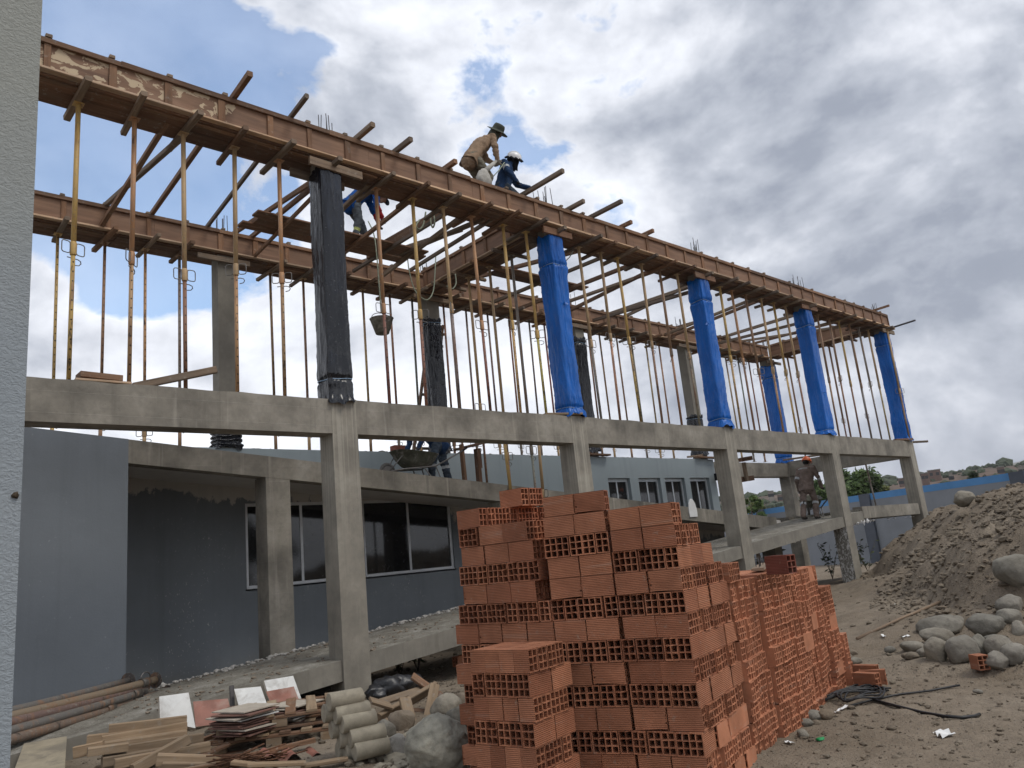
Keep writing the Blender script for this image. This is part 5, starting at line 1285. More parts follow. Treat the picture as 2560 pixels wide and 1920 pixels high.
panel(quad([(1945,705),(2140,660),(2115,590),(1900,622)], 8.75, 8.8, r0), .02, [M_REDT, M_TILEB], 'floor_tile', 'red brown tile below the middle white one', 'tile', GT)
panel(quad([(255,598),(480,572),(425,430),(205,470)], 9.0, 9.2, r1), .03, [M_REDT, M_TILEB], 'floor_tile', 'rightmost standing tile, red brown with white rim', 'tile', GT)
panel(quad([(215,470),(500,570),(420,345),(190,385)], 9.2, 9.35, r1), .03, [M_WHITE, M_TILEB], 'floor_tile', 'white tile behind the rightmost red brown one', 'tile', GT)
mbp = MB(); mbp.bar(at(*r0(1840,700),1,8.95), at(*r0(1830,430),1,9.15), .05, .05); solo('metal_angle', mbp, M_REBAR, 'dark upright bar between the standing tiles', 'bar')
def tile_stack(cx, cy, Y, n, name, yaw, seed, white_at=()):
    base = at(*r1(cx, cy), 1, Y); rr = random.Random(seed)
    for k in range(n):
        a = yaw + rr.uniform(-.15, .15); M = Matrix.Translation(base + V((rr.uniform(-.05,.05), rr.uniform(-.05,.05), k*.022))) @ Matrix.Rotation(a, 4, 'Z') @ Matrix.Rotation(rr.uniform(-.03,.05), 4, 'Y')
        mb = MB(); mb.box(-.22, .22, -.22, .22, 0, .011, 0, M)
        solo('floor_tile', mb, M_TILEB if (k == n-1 or k % 5 == 2) else (M_WHITE if k in white_at else M_TILED), f'{ordn(k+1)} tile from the bottom of the {name} flat tile stack', 'tile', f'tiles of the {name} flat stack')
tile_stack(400, 720, 8.0, 9, 'right', .5, 5, (3, 4)); tile_stack(30, 790, 7.7, 10, 'left', .35, 6, (2, 6))
# wooden pallets
def pallet(c, yaw, label):
    t = thing('pallet', label, 'pallet', c, 'wooden pallets under the tiles'); M = Matrix.Translation(c) @ Matrix.Rotation(yaw, 4, 'Z')
    for i in range(3):
        y = -.45+i*.45; mb = MB(); mb.bar(M @ V((-.55,y,.012)), M @ V((.55,y,.012)), .1, .022, (0,0,1), .003, 0, .003); part('bottom_board', mb, M_TIMBERB, t)
        for j in range(3): mb = MB(); x = -.5+j*.5; mb.bar(M @ V((x-.07,y,.062)), M @ V((x+.07,y,.062)), .1, .075, (0,0,1), .003, 0, .002); part('block', mb, M_PALE, t)
        mb = MB(); mb.bar(M @ V((-.55,y,.112)), M @ V((.55,y,.112)), .1, .022, (0,0,1), .003, 0, .003); part('stringer_board', mb, M_TIMBERB, t)
    for i in range(6): x = -.5+i*.2; mb = MB(); mb.bar(M @ V((x,-.5,.135)), M @ V((x,.5,.135)), .1, .02, (0,0,1), .003, 0, .004); part('deck_board', mb, M_PALE if i % 3 else M_TIMBERB, t)
pc = at(*r1(330, 900), 2, .10)
pallet(pc + V((.15,.35,.0)), radians(-32), 'lower of the two stacked wooden pallets'); pallet(pc + V((.2,.42,.15)), radians(-27), 'upper of the two stacked wooden pallets')
# concrete test cylinders
ax = V((1.0, -.22, .0)).normalized(); GC = 'concrete sample cylinders in a leaning stack'
Y_ = {}
for k, (cx, cy, dy, lab) in enumerate([(890,950,0,'lowest front concrete cylinder of the stack'),(855,845,.05,'second concrete cylinder from the bottom in the front column'),(790,730,.10,'middle concrete cylinder of the front column'),(738,660,.16,'concrete cylinder just below the top one'),(690,555,.2,'topmost concrete cylinder of the stack'),
      (770,850,.20,'cylinder behind, second from the ground at left'),(705,775,.26,'cylinder behind with a chipped rim, third from the ground'),(648,645,.3,'highest of the rear concrete cylinders'),(820,955,.16,'rear cylinder end between the two lowest'),(757,945,.3,'lowest rear concrete cylinder at the left')]):
    p = at(*r1(cx+10, cy), 1, 6.15+dy); a2 = ax + V((0, R.uniform(-.06,.06), R.uniform(-.03,.04)))
    mb = MB(); mb.tube([p, p+a2*.005, p+a2*.295, p+a2*.30], [.070,.075,.075,.070], 28); solo('concrete_cylinder', mb, M_CYL, lab, 'cylinder', GC)
# broken trestle of nailed timber
tr = thing('broken_trestle', 'broken nailed timber frame lying behind the cylinders', 'timber frame', at(*r1(1300, 760), 2, .1))
def tp(a, b, Ya, Yb, w, h, m=M_PALE):
    mb = MB(); mb.bar(at(*r1(*a), 1, Ya), at(*r1(*b), 1, Yb), w, h, (0,-.5,.8), .005, 0, .003); part('plank', mb, m, tr)
tp((1090,690),(1540,430),7.4,7.7,.05,.12); tp((1300,520),(1370,800),7.35,7.1,.13,.03); tp((1540,415),(1480,720),7.5,7.3,.11,.03); tp((1360,345),(1500,445),7.8,7.7,.12,.03,M_TIMBERB); tp((1130,700),(1340,860),7.3,7.0,.11,.03)
tp((1100,560),(1440,450),7.5,7.75,.09,.03); tp((1555,490),(1700,650),7.6,7.2,.09,.07,M_TIMBERB); tp((1260,620),(1560,650),7.7,7.5,.07,.06,M_TIMBERB); tp((1030,540),(1190,590),7.4,7.4,.1,.03)
# bag, rusty wire, rebar bundle, wavy sheet
b0 = at(*r1(1190, 520), 2, .12); mb = MB()
for dx, dy, dz, s in ((.1,.2,.08,.20),(.35,.3,.07,.19),(.6,.4,.05,.16),(-.1,.15,.06,.14)): mb.ball(b0+V((dx,dy,dz)), (s,s*.8,s*.75), 3, None, .4, 1.6, dx*9)
solo('rubbish_bag', mb, M_TARP, 'slumped black plastic bag behind the broken trestle', 'bag')
GRb = 'rusty rebar offcuts'
mb = MB()
for k in range(26):
    p = at(*r1(R.uniform(-160,60), R.uniform(960,1060)), 1, 6.9+R.uniform(-.1,.1)); d = V((R.gauss(.75,.25), R.gauss(-.5,.2), R.gauss(.0,.12))).normalized()
    mb.tube([p-d*.15, p+d*R.uniform(.1,.25), p+d*R.uniform(.25,.55)+V((R.uniform(-.06,.06),0,R.uniform(-.05,.06)))], .0065, 6)
solo('rebar_bundle', mb, M_RUST, 'tangle of rusty rebar offcuts before the pallets', 'rebar')
mb = MB(); P = []
for i in range(31):
    t = i/30; p = at(*r1(200+t*560, 1005-20*t), 1, 6.7); P.append([p+V((0,0,.035*sin(t*19))), p+V((.1,.35,.035*sin(t*19)))])
mb.grid(P); solo('corrugated_sheet', mb, M_REDT, 'wavy rust brown roofing sheet under the pallets', 'sheet')
for k, (a, b, Ya, Yb, lab) in enumerate([((60,1050),(520,1035),6.5,6.3,'flat pale lath under the rebar tangle'),((480,1060),(850,1000),6.35,6.2,'long lath pointing at the lowest cylinder'),((-60,1030),(200,1060),6.7,6.5,'short lath at the bottom edge')]):
    mb = MB(); mb.bar(at(*r1(*a),1,Ya), at(*r1(*b),1,Yb), .08, .03); solo('wood_offcut', mb, M_PALE, lab, 'timber', 'laths before the pallets')

for k in range(18):
    x, y = R.uniform(1.9, 3.7), R.uniform(6.7, 8.6); a = R.uniform(-.9, .5); l = R.uniform(.15, .4); z = gh(x, y)+.03+.08*R.random(); d = V((cos(a), sin(a), R.uniform(-.12, .12)))*l
    mb = MB(); mb.bar(V((x, y, z))-d, V((x, y, z))+d, R.uniform(.03, .09), R.uniform(.015, .04), (0,0,1), .003, 0, .004); mk = k % 3; solo('wood_offcut', mb, [M_TIMBER, M_TIMBERB, M_PALE][mk], ['grey weathered lath lying loose among the offcuts and pallets', 'dark brown lath lying loose among the offcuts and pallets', 'pale broken lath lying loose among the offcuts and pallets'][mk], 'timber', 'loose laths among the offcuts, ' + ['grey', 'brown', 'pale'][mk])
# ------------------------------------------------------------------ people
def capsule(mb, a, b, ra, rb, n=12, flat=None):
    """tapered limb with round ends"""
    a = V(a); b = V(b); d = b-a; L = d.length
    if L < 1e-5: return
    pts = []; rad = []
    dn = d/L
    for t in (-.98, -.8, -.45, 0): pts.append(a + dn*ra*t); rad.append(ra*sqrt(max(.01, 1-t*t)))
    for t in (.33, .66): pts.append(a.lerp(b, t)); rad.append(ra+(rb-ra)*t)
    for t in (0, .45, .8, .98): pts.append(b + dn*rb*t); rad.append(rb*sqrt(max(.01, 1-t*t)))
    mb.tube(pts, rad, n)
def person(label, J, mats, zone, voxel=.011, wr=.012):
    """J: named joints (world). mats: list of materials. zone: bone -> material slot. One continuous body, remeshed from tapered limbs"""
    mb = MB(); bones = []
    def lim(a, b, ra, rb, z): capsule(mb, a, b, ra, rb); bones.append((V(a), V(b), max(ra, rb), z))
    g = lambda k: V(J[k])
    pel, che, nec, hd = g('pelvis'), g('chest'), g('neck'), g('head')
    face = g('face').normalized()
    side = (g('shR')-g('shL')).normalized()
    wst = pel.lerp(che, .5) + g('belly')*.03 if 'belly' in J else pel.lerp(che, .5)
    lim(pel - side*.06, pel + side*.06, .135, .135, zone['leg'])
    lim(pel, wst, .150, .150, zone['torso']); lim(wst - side*.05, che - side*.07, .135, .135, zone['torso']); lim(wst + side*.05, che + side*.07, .135, .135, zone['torso'])
    lim(wst, pel + (pel-wst)*.45, .150, .160, zone['torso'])
    lim(che, nec, .12, .062, zone['torso']); lim(g('shL'), g('shR'), .082, .082, zone['torso'])
    lim(nec, hd - (hd-nec)*.2, .058, .055, zone['skin'])
    # head: skull, jaw, nose, ears
    up = g('up') if 'up' in J else (hd-nec).normalized(); up = (up - face*up.dot(face)).normalized(); sd = face.cross(up)
    lim(hd + up*.035 - face*.015, hd + up*.03 + face*.012, .092, .086, zone['skin']); lim(hd + up*.0 + face*.03, hd - up*.075 + face*.045, .066, .042, zone['skin'])
    lim(hd + face*.088 + up*.02, hd + face*.108 - up*.022, .011, .016, zone['skin'])
    for s in (-1, 1):
        lim(hd + sd*s*.088 + up*.02, hd + sd*s*.092 - up*.025, .018, .013, zone['skin']); lim(hd + sd*s*.033 + face*.080 + up*.022, hd + sd*s*.036 + face*.08 + up*.021, .013, .013, zone['skin'])
    lim(hd + face*.082 - up*.055 + sd*.018, hd + face*.082 - up*.055 - sd*.018, .011, .011, zone['skin'])
    for s in 'LR':
        sh, el, wr_, hip, kn, an = (g(k+s) for k in ('sh', 'el', 'wr', 'hip', 'kn', 'an'))
        lim(sh, el, .074, .062, zone['arm']); lim(el, el.lerp(wr_, .93), .060, .050, zone['fore']); lim(el.lerp(wr_, .9), wr_, .036, .034, zone['hand'])
        lim(hip, kn, .104, .082, zone['leg']); lim(kn, an, .080, .072, zone['leg'])
        toe = (g('toe'+s) - an); toe.z = 0; toe = toe.normalized() if toe.length > .01 else V((face.x, face.y, 0)).normalized()
        heel = an + V((0, 0, -.05)); lim(an, heel - toe*.03, .055, .045, zone['boot']); lim(heel - toe*.03 + V((0,0,-.005)), heel + toe*.15 + V((0,0,-.012)), .046, .038, zone['boot'])
        # hand: palm, four unequal fingers with a knuckle bend, thumb off the side of the palm
        fd = g('hand'+s).normalized(); pn = fd.cross(side); pn = pn.normalized() if pn.length > .05 else V((0,0,1)); sp = fd.cross(pn).normalized()
        lim(wr_, wr_ + fd*.045, .036, .036, zone['hand'])
        for i, (o, l) in enumerate(((-.033,.070),(-.011,.082),(.011,.076),(.032,.060))):
            k0 = wr_ + fd*.06 + sp*o; k1 = k0 + (fd*.85 - pn*.35).normalized()*l*.55; k2 = k1 + (fd*.35 - pn*.9).normalized()*l*.5
            lim(wr_ + fd*.02 + sp*o*.7, k0, .019, .0135, zone['hand']); lim(k0, k1, .0125, .0115, zone['hand']); lim(k1, k2, .0115, .0105, zone['hand'])
        th = wr_ + fd*.022 + sp*.036*(1 if s == 'L' else -1); t1 = th + (fd*.6 + sp*.7*(1 if s == 'L' else -1) - pn*.3).normalized()*.035; t2 = t1 + (fd*.7 - pn*.6).normalized()*.032
        lim(th, t1, .015, .0125, zone['hand']); lim(t1, t2, .0125, .011, zone['hand'])
    me0 = mb.mesh('tmp', mats); tmp = link('tmp', me0); md = tmp.modifiers.new('r', 'REMESH'); md.mode = 'VOXEL'; md.voxel_size = voxel
    s2 = tmp.modifiers.new('s', 'SMOOTH'); s2.iterations = 2; s2.factor = .5
    dg = bpy.context.evaluated_depsgraph_get(); me = bpy.data.meshes.new_from_object(tmp.evaluated_get(dg)); bpy.data.objects.remove(tmp); bpy.data.meshes.remove(me0)
    for m in mats: 
        if m.name not in [x.name for x in me.materials if x]: me.materials.append(m)
    soft = {zone['torso'], zone['arm'], zone['leg'], zone['fore']}
    BA = np.array([b[0][:] for b in bones]); BB = np.array([b[1][:] for b in bones]); BR = np.array([b[2] for b in bones]); BZ = np.array([b[3] for b in bones])
    def segd(P, A, B):
        ab = B-A; t = np.clip(((P-A)*ab).sum(-1)/max(1e-9, (ab*ab).sum()), 0, 1); return np.linalg.norm(P-A-t[:, None]*ab, axis=1)
    def nearest(P): return BZ[np.argmin(np.stack([segd(P, BA[k], BB[k])-BR[k] for k in range(len(BR))], 1), 1)]
    base = V((pel.x, pel.y, min(g('anL').z, g('anR').z) - .10))
    co = np.empty(len(me.vertices)*3, np.float32); me.vertices.foreach_get('co', co); co = co.reshape(-1, 3)
    pc = np.empty(len(me.polygons)*3, np.float32); me.polygons.foreach_get('center', pc); pc = pc.reshape(-1, 3)
    pz = nearest(pc); vz = nearest(co); nrm = np.empty(len(me.vertices)*3, np.float32); me.vertices.foreach_get('normal', nrm); nrm = nrm.reshape(-1, 3)
    for a, b, t0, m in J.get('tape', ()):
        A, B = np.array(J[a]), np.array(J[b]); L = np.linalg.norm(B-A); t = ((pc-A)@(B-A))/L**2; d = np.linalg.norm(pc-A-t[:, None]*(B-A), axis=1)
        pz[(np.abs(t-t0) < .032/L) & (d < (.11 if a != 'pelvis' else .22))] = m
    amp = np.array([(noise.fractal(V((c[0]*9, c[1]*9, c[2]*16)), .8, 2.1, 3)*wr + noise.noise(V(c)*5)*.008) if z in soft else 0 for c, z in zip(co.tolist(), vz.tolist())], np.float32)
    me.vertices.foreach_set('co', (co + nrm*amp[:, None] - np.array(base[:], np.float32)).ravel())
    me.polygons.foreach_set('material_index', pz.astype(np.int32)); me.polygons.foreach_set('use_smooth', np.ones(len(pz), bool)); me.update()
    t = link('person', me, None, base); tag(t, label, 'person')
    axis = (che-pel).normalized(); fw = side.cross(axis).normalized(); n = 34; rows = []; hem = J.get('hem', .16)
    for k in range(19):
        u = k/18; z = -hem + u*((che-pel).length + hem + .10); c = pel + axis*z
        if 'belly' in J: c = c + g('belly')*.03*math.exp(-((z/(che-pel).length-.5)/.35)**2)
        top = max(0, (u-.80)/.20); rx = (.205 - .015*sin(pi*u))*(1-top**2*.62); ry = (.160 - .012*sin(pi*u))*(1-top**2*.5)
        if u > .45: rx *= 1+.10*math.exp(-((u-.72)/.16)**2)
        row = []
        for i in range(n):
            a = 2*pi*i/n; p = c + side*cos(a)*rx + fw*sin(a)*ry
            row.append(p + (p-c).normalized()*(noise.fractal(V((p.x*7, p.y*7, p.z*11+u*3)), .8, 2.1, 3)*.022 + .012*sin(a*5+k*.35)*(1-u)))
        rows.append(row)
    jb = MB(); jb.grid(rows, 0, True, None, True); part(J.get('coat', 'jacket'), jb, mats[zone['torso']], t)
    return t, hd, up, face, sd
def disc_hat(t, hd, up, face, sd, mat, brim, crown_r, crown_h, name, droop=.03, lift=.055, flat_top=.8):
    mb = MB(); n = 28; c = hd + up*lift; rows = []
    prof = [(brim, -droop), (brim*.99, -droop+.006), (brim*.8, -droop*.5+.006), (crown_r*1.03, .006), (crown_r, .03), (crown_r*.96, crown_h*.6), (crown_r*flat_top, crown_h*.92), (crown_r*.4, crown_h), (.004, crown_h*.99)]
    for r, z in prof: rows.append([c + (face*cos(2*pi*i/n)*1.12 + sd*sin(2*pi*i/n))*r*(1+.04*sin(i*1.7)*(r > crown_r*1.05)) + up*(z + .012*sin(4*pi*i/n)*(r > crown_r*1.05)) for i in range(n)])
    rows.insert(0, [c + (face*cos(2*pi*i/n)*1.12 + sd*sin(2*pi*i/n))*crown_r*.98 + up*.0 for i in range(n)])
    mb.grid(rows, 0, True, None, True); return part(name, mb, mat, t)
def helmet(t, hd, up, face, sd, mat):
    mb = MB(); n = 28; c = hd + up*.045; rows = []
    for k in range(10):
        a = k/9*pi/2; r = .128*cos(a); rows.append([c + (face*cos(2*pi*i/n)*1.14 + sd*sin(2*pi*i/n))*max(r, .003) + up*(.125*sin(a)) for i in range(n)])
    rim = [c + (face*cos(2*pi*i/n)*(1.14 + (.32 if cos(2*pi*i/n) > .3 else .06)) + sd*sin(2*pi*i/n)*1.06)*.130 + up*-.012 for i in range(n)]
    rows.insert(0, rim); rows.insert(0, [c + (face*cos(2*pi*i/n)*1.1 + sd*sin(2*pi*i/n))*.12 + up*-.008 for i in range(n)])
    mb.grid(rows, 0, True, None, True)
    m2 = part('hard_hat', mb, mat, t)
    mb = MB(); mb.tube([c + face*(.147*cos(a)) + up*(.127*sin(a)+.004) for a in [pi*(.08+.84*i/14) for i in range(15)]], .010, 6); part('ridge', mb, mat, m2)
    return m2
def flap(t, hd, up, face, sd, mat, length=.2, open_=70):
    """cloth hanging from the hat round the nape, open at the face"""
    mb = MB(); n = 26; rows = []
    for k in range(8):
        z = .05 - k/7*length; r = .112 + .028*k/7; row = []
        for i in range(n+1):
            a = radians(open_ + (360-2*open_)*i/n); row.append(hd + (face*cos(a)*1.1 + sd*sin(a))*(r+.007*sin(i*1.3+k)) + up*z)
        rows.append(row)
    mb.grid(rows); return part('neck_flap', mb, mat, t)
# worker in tan jacket bending on the front beam
J = dict(pelvis=(8.86,9.90,9.02), chest=(9.17,9.88,9.42), neck=(9.36,9.86,9.60), head=(9.50,9.83,9.72), face=(.86,-.30,-.40), up=(-.12,-.48,.85), belly=(-.3,0,.6),
 shL=(9.25,10.06,9.50), shR=(9.25,9.69,9.48), elL=(9.40,10.10,9.25), elR=(9.22,9.62,9.22), wrL=(9.44,9.95,9.12), wrR=(9.27,9.64,9.0), handL=(.4,-.5,-.5), handR=(.3,.1,-.9),
 hipL=(8.86,9.99,8.98), hipR=(8.86,9.81,8.98), knL=(9.13,10.02,8.66), knR=(9.16,9.79,8.66), anL=(8.93,10.02,8.37), anR=(8.96,9.80,8.37), toeL=(9.2,10.02,8.3), toeR=(9.22,9.78,8.3))
t, hd, up, fc, sd = person('person in tan jacket and dark brimmed hat stooping on the front beam with a sack', J, [M_TAN, M_KHAKI, M_SKIN, M_GLOVE, M_BOOT], dict(torso=0, arm=0, fore=0, leg=1, skin=2, hand=3, boot=4), .011, .016)
disc_hat(t, hd, up, fc, sd, M_OLIVE, .195, .108, .13, 'brimmed_hat'); flap(t, hd, up, fc, sd, M_OLIVE, .20, 62)
mb = MB(); c = at(1210, 447, 1, 9.66); mb.ball(c, (.15,.11,.19), 3, None, .3, 1.6, 4); mb.tube([c+V((0,0,.12)), V((9.27,9.66,8.98))], [.06,.03], 8)
solo('sack', mb, M_BAGW, 'pale sack held by the person in the tan jacket', 'sack')
mb = MB(); mb.tube([(9.05,9.56,8.55),(9.25,9.6,8.75),(9.45,9.66,8.98),(9.62,9.8,9.12),(9.85,9.9,9.10)], .010, 6); solo('hose', mb, M_ROPE, 'thin pale hose in the hands of the person in tan', 'hose')
# worker in navy jacket kneeling on the beam
J = dict(pelvis=(9.62,9.95,8.62), chest=(9.76,9.93,9.00), neck=(9.86,9.92,9.19), head=(9.97,9.91,9.31), face=(.88,-.38,-.20), up=(-.12,-.42,.88), shL=(9.92,10.06,9.10), shR=(9.60,9.80,9.10), elL=(10.08,9.98,8.84), elR=(9.56,9.68,8.85), wrL=(10.28,9.86,8.78), wrR=(9.70,9.62,8.66), handL=(.9,-.2,-.2), handR=(.5,0,-.8),
 hipL=(9.62,10.05,8.60), hipR=(9.62,9.86,8.60), knL=(9.97,10.06,8.45), knR=(9.97,9.86,8.45), anL=(9.62,10.08,8.36), anR=(9.62,9.88,8.36), toeL=(9.8,10.08,8.3), toeR=(9.8,9.88,8.3), tape=[('shR','elR',.55,5),('shL','elL',.55,5),('pelvis','chest',.72,5)])
t, hd, up, fc, sd = person('person in navy jacket and white hard hat crouching on the front beam', J, [M_NAVY, M_DENIM, M_SKIN, M_GLOVED, M_BOOT, M_HIVIS], dict(torso=0, arm=0, fore=0, leg=1, skin=2, hand=3, boot=4), .011, .013)
helmet(t, hd, up, fc, sd, M_HELM); flap(t, hd, up, fc, sd, M_FLAP, .24, 48)
mb = MB(); c = hd + up*.035; n = 28
mb.grid([[c + (fc*cos(2*pi*i/n)*1.12 + sd*sin(2*pi*i/n))*r + up*(z+.012*sin(i*2.1)) for i in range(n)] for r, z in ((.125,.02),(.16,.0),(.178,-.018),(.16,-.008),(.125,.008))], 0, True, None, True); part('sun_brim', mb, M_FLAP, t)
# worker in blue stooping on the walkway
J = dict(pelvis=(7.42,12.10,8.72), chest=(7.70,12.06,8.99), neck=(7.93,12.02,9.02), head=(8.06,11.99,8.95), face=(.55,-.15,-.80), belly=(-.3,0,.8), shL=(7.86,12.22,8.98), shR=(7.82,11.84,8.96), elL=(8.00,12.2,8.68), elR=(7.78,11.80,8.66), wrL=(8.02,12.1,8.42), wrR=(7.92,11.84,8.42), handL=(.05,-.1,-1), handR=(.15,.1,-1),
 hipL=(7.43,12.20,8.68), hipR=(7.43,12.00,8.68), knL=(7.70,12.24,8.38), knR=(7.48,12.00,8.34), anL=(7.80,12.26,8.04), anR=(7.42,12.02,8.04), toeL=(8.1,12.2,8), toeR=(7.7,11.98,8))
J = {k: (tuple(c+d for c, d in zip(v, (.16, 0, .0))) if k not in ('face', 'belly', 'handL', 'handR') else v) for k, v in J.items()}
J['tape'] = [('knR','anR',.72,5),('knL','anL',.72,5)]
M_LIME = m_plain('lime_tape', (.32,.36,.10), .5, .3)
t, hd, up, fc, sd = person('person in bright blue shirt with red sleeves stooping on the walkway planks', J, [M_BLUESH, M_DENIMG, M_SKIN, M_GLOVED, M_BOOT, M_LIME, M_RED], dict(torso=0, arm=0, fore=6, leg=1, skin=2, hand=3, boot=4), .011, .014)
mb = MB(); n = 20; rows = []
for k in range(8):
    a = k/7*pi/2; rows.append([hd + up*.03 - fc*.012 + (fc*cos(2*pi*i/n)*1.08+sd*sin(2*pi*i/n))*max(.003, .102*cos(a)) + up*.09*sin(a) for i in range(n)])
rows.insert(0, [p_ + (fc*.09 if (p_-hd).dot(fc) > .05 else V((0,0,0))) for p_ in rows[0]]); mb.grid(rows, 0, True, None, True); part('cap', mb, M_DENIM, t)
# worker whose legs show under the concrete beam
zf = z2(9.5)
J = dict(pelvis=(9.62,12.62,zf+.93), chest=(9.34,12.60,zf+1.22), neck=(9.10,12.58,zf+1.32), head=(8.95,12.56,zf+1.28), face=(-.7,-.1,-.7), shL=(9.2,12.42,zf+1.30), shR=(9.2,12.80,zf+1.30), elL=(9.1,12.38,zf+1.02), elR=(9.1,12.84,zf+1.02), wrL=(8.98,12.40,zf+.80), wrR=(8.98,12.80,zf+.8), handL=(-.5,0,-.8), handR=(-.5,0,-.8),
 hipL=(9.52,12.50,zf+.90), hipR=(9.72,12.74,zf+.90), knL=(9.30,12.46,zf+.48), knR=(9.80,12.66,zf+.48), anL=(9.32,12.50,zf+.10), anR=(9.84,12.62,zf+.10), toeL=(9.1,12.45,zf), toeR=(9.65,12.5,zf))
J['tape'] = [('knL','anL',.08,5),('knR','anR',.08,5)]
t, hd, up, fc, sd = person('person in blue jeans seen from the waist down behind the concrete beam by a wheelbarrow', J, [M_NAVY, M_DENIM, M_SKIN, M_GLOVED, M_BOOT, M_HIVIS], dict(torso=0, arm=0, fore=0, leg=1, skin=2, hand=3, boot=4), .011, .02)
disc_hat(t, hd, up, fc, sd, M_FLAP, .12, .105, .1, 'cap')
# worker in orange helmet pushing a wheelbarrow up the ramp
zf = z1(20.45)
J = dict(pelvis=(20.42,10.40,zf+.92), chest=(20.52,10.39,zf+1.26), neck=(20.58,10.39,zf+1.44), head=(20.64,10.38,zf+1.56), face=(.94,.05,-.25), shL=(20.53,10.59,zf+1.36), shR=(20.56,10.19,zf+1.38), elL=(20.42,10.64,zf+1.08), elR=(20.62,10.11,zf+1.10), wrL=(20.58,10.70,zf+.80), wrR=(20.72,10.12,zf+.84), handL=(.5,-.1,-.6), handR=(.6,.1,-.5),
 hipL=(20.40,10.49,zf+.88), hipR=(20.44,10.31,zf+.88), knL=(20.30,10.50,zf+.48), knR=(20.58,10.30,zf+.49), anL=(20.12,10.48,zf+.12), anR=(20.46,10.28,zf+.10), toeL=(20.4,10.48,zf), toeR=(20.8,10.26,zf))
J['tape'] = [('knL','anL',.12,5),('knR','anR',.12,5),('shL','elL',.75,5),('elR','wrR',.1,5)]
t, hd, up, fc, sd = person('person in brown overalls and orange hard hat pushing a wheelbarrow up the ramp', J, [M_BROWN, M_BROWN, M_SKIN, M_GLOVED, M_BOOT, M_HIVIS], dict(torso=0, arm=0, fore=0, leg=1, skin=2, hand=3, boot=4), .011, .012)
helmet(t, hd, up, fc, sd, M_HELMO)
mb = MB(); mb.ball(hd + up*.0 - fc*.045, (.085,.085,.075), 3); part('hair', mb, M_HAIR, t)
mb = MB(); mb.tube([V((20.40,10.27,zf+1.39)), V((20.39,10.40,zf+1.40)), V((20.38,10.52,zf+1.38))], .014, 6); part('reflective_strip', mb, M_HIVIS, t)
mb = MB(); c = V((20.375,10.41,zf+1.22)); mb.tube([c, c+V((-.012,0,0))], .055, 16); part('back_emblem', mb, m_cloth('dark_print', (.07,.05,.045)), t)
# ------------------------------------------------------------------ wheelbarrows, bucket, trestle table, ropes
def wheelbarrow(P, fwd, label, tilt=0):
    P = V(P); f = V(fwd); f.z = 0; f.normalize(); s = V((-f.y, f.x, 0)); M = Matrix(((f.x, s.x, 0, P.x), (f.y, s.y, 0, P.y), (0, 0, 1, P.z), (0, 0, 0, 1))) @ Matrix.Rotation(-tilt, 4, 'Y')
    T = lambda p: M @ V(p)
    t = thing('wheelbarrow', label, 'wheelbarrow', P)
    mb = MB(); n = 26; rows = []
    for k, (sc, z) in enumerate(((.02,.30),(.62,.30),(.80,.40),(.98,.56),(1.02,.565),(.96,.555),(.78,.41),(.6,.315),(.02,.315))):
        row = []
        for i in range(n):
            a = 2*pi*i/n; c, s_ = cos(a), sin(a); q = 1/((abs(c)**4+abs(s_)**4)**.25); x = c*q*.46*sc; row.append(T((x+.12*(z-.3)*2*(1 if c > 0 else .2), s_*q*.31*sc*(1-.18*(c > 0)*c), z + (.05*c if z > .5 else 0))))
        rows.append(row)
    mb.grid(rows, 0, True, None, True); part('tray', mb, M_TRAY, t)
    mb = MB()
    for sy in (-1, 1): mb.tube([T((-.98,sy*.30,.60 if not tilt else .52)), T((-.55,sy*.27,.40)), T((-.3,sy*.22,.285)), T((.35,sy*.12,.24)), T((.72,sy*.055,.19))], .017, 8)
    part('frame', mb, M_WIRE, t)
    mb = MB()
    for sy in (-1, 1): mb.tube([T((-.32,sy*.22,.28)), T((-.42,sy*.24,.0)), T((-.22,sy*.24,.0)), T((-.05,sy*.18,.27))], .013, 6)
    part('legs', mb, M_WIRE, t)
    for sy in (-1, 1): mb = MB(); mb.tube([T((-.98,sy*.30,.60 if not tilt else .52)), T((-1.1,sy*.30,.66 if not tilt else .56))], .021, 8); part('grip', mb, M_CABLE, t)
    c = V((.70,0,.185)); mb = MB(); mb.tube([T(c+V((.15*cos(a),0,.15*sin(a)))) for a in [2*pi*i/24 for i in range(24)]], .035, 8, False, 0, True, True); w = part('wheel', mb, M_TYRE, t)
    mb = MB(); mb.tube([T(c+V((0,-.03,0))), T(c+V((0,.03,0)))], .12, 16); part('rim', mb, M_WIRE, w)
    mb = MB()
    for sy in (-1, 1): mb.tube([T((.42,sy*.14,.50)), T((.70,sy*.06,.19))], .011, 6)
    part('strut', mb, M_WIRE, t)
    return t
wheelbarrow((8.92, 12.45, z2(8.9)+.06), (-1, -.05, 0), 'mortar smeared wheelbarrow standing on the upper ramp beside the jeans worker')
wheelbarrow((21.10, 10.72, 1.955), (.80, .55, 0), 'wheelbarrow pushed by the person in the orange hard hat', .10)
p = at(955, 815, 1, 11.6); bk = thing('bucket', 'rubber mortar bucket hanging on a rope from the walkway', 'bucket', p); n = 28
mb = MB(); mb.grid([[p + V((r*cos(2*pi*i/n), r*sin(2*pi*i/n), z)) for i in range(n)] for r, z in ((.01,-.15),(.125,-.15),(.215,.13),(.225,.14),(.205,.135),(.12,-.13),(.01,-.13))], 0, True, None, True); part('pail', mb, M_BUCKET, bk)
mb = MB(); mb.tube([p + V((.215*cos(a), 0, .13+.12*sin(a))) for a in [pi*i/12 for i in range(13)]], .007, 6); part('handle', mb, M_WIRE, bk)
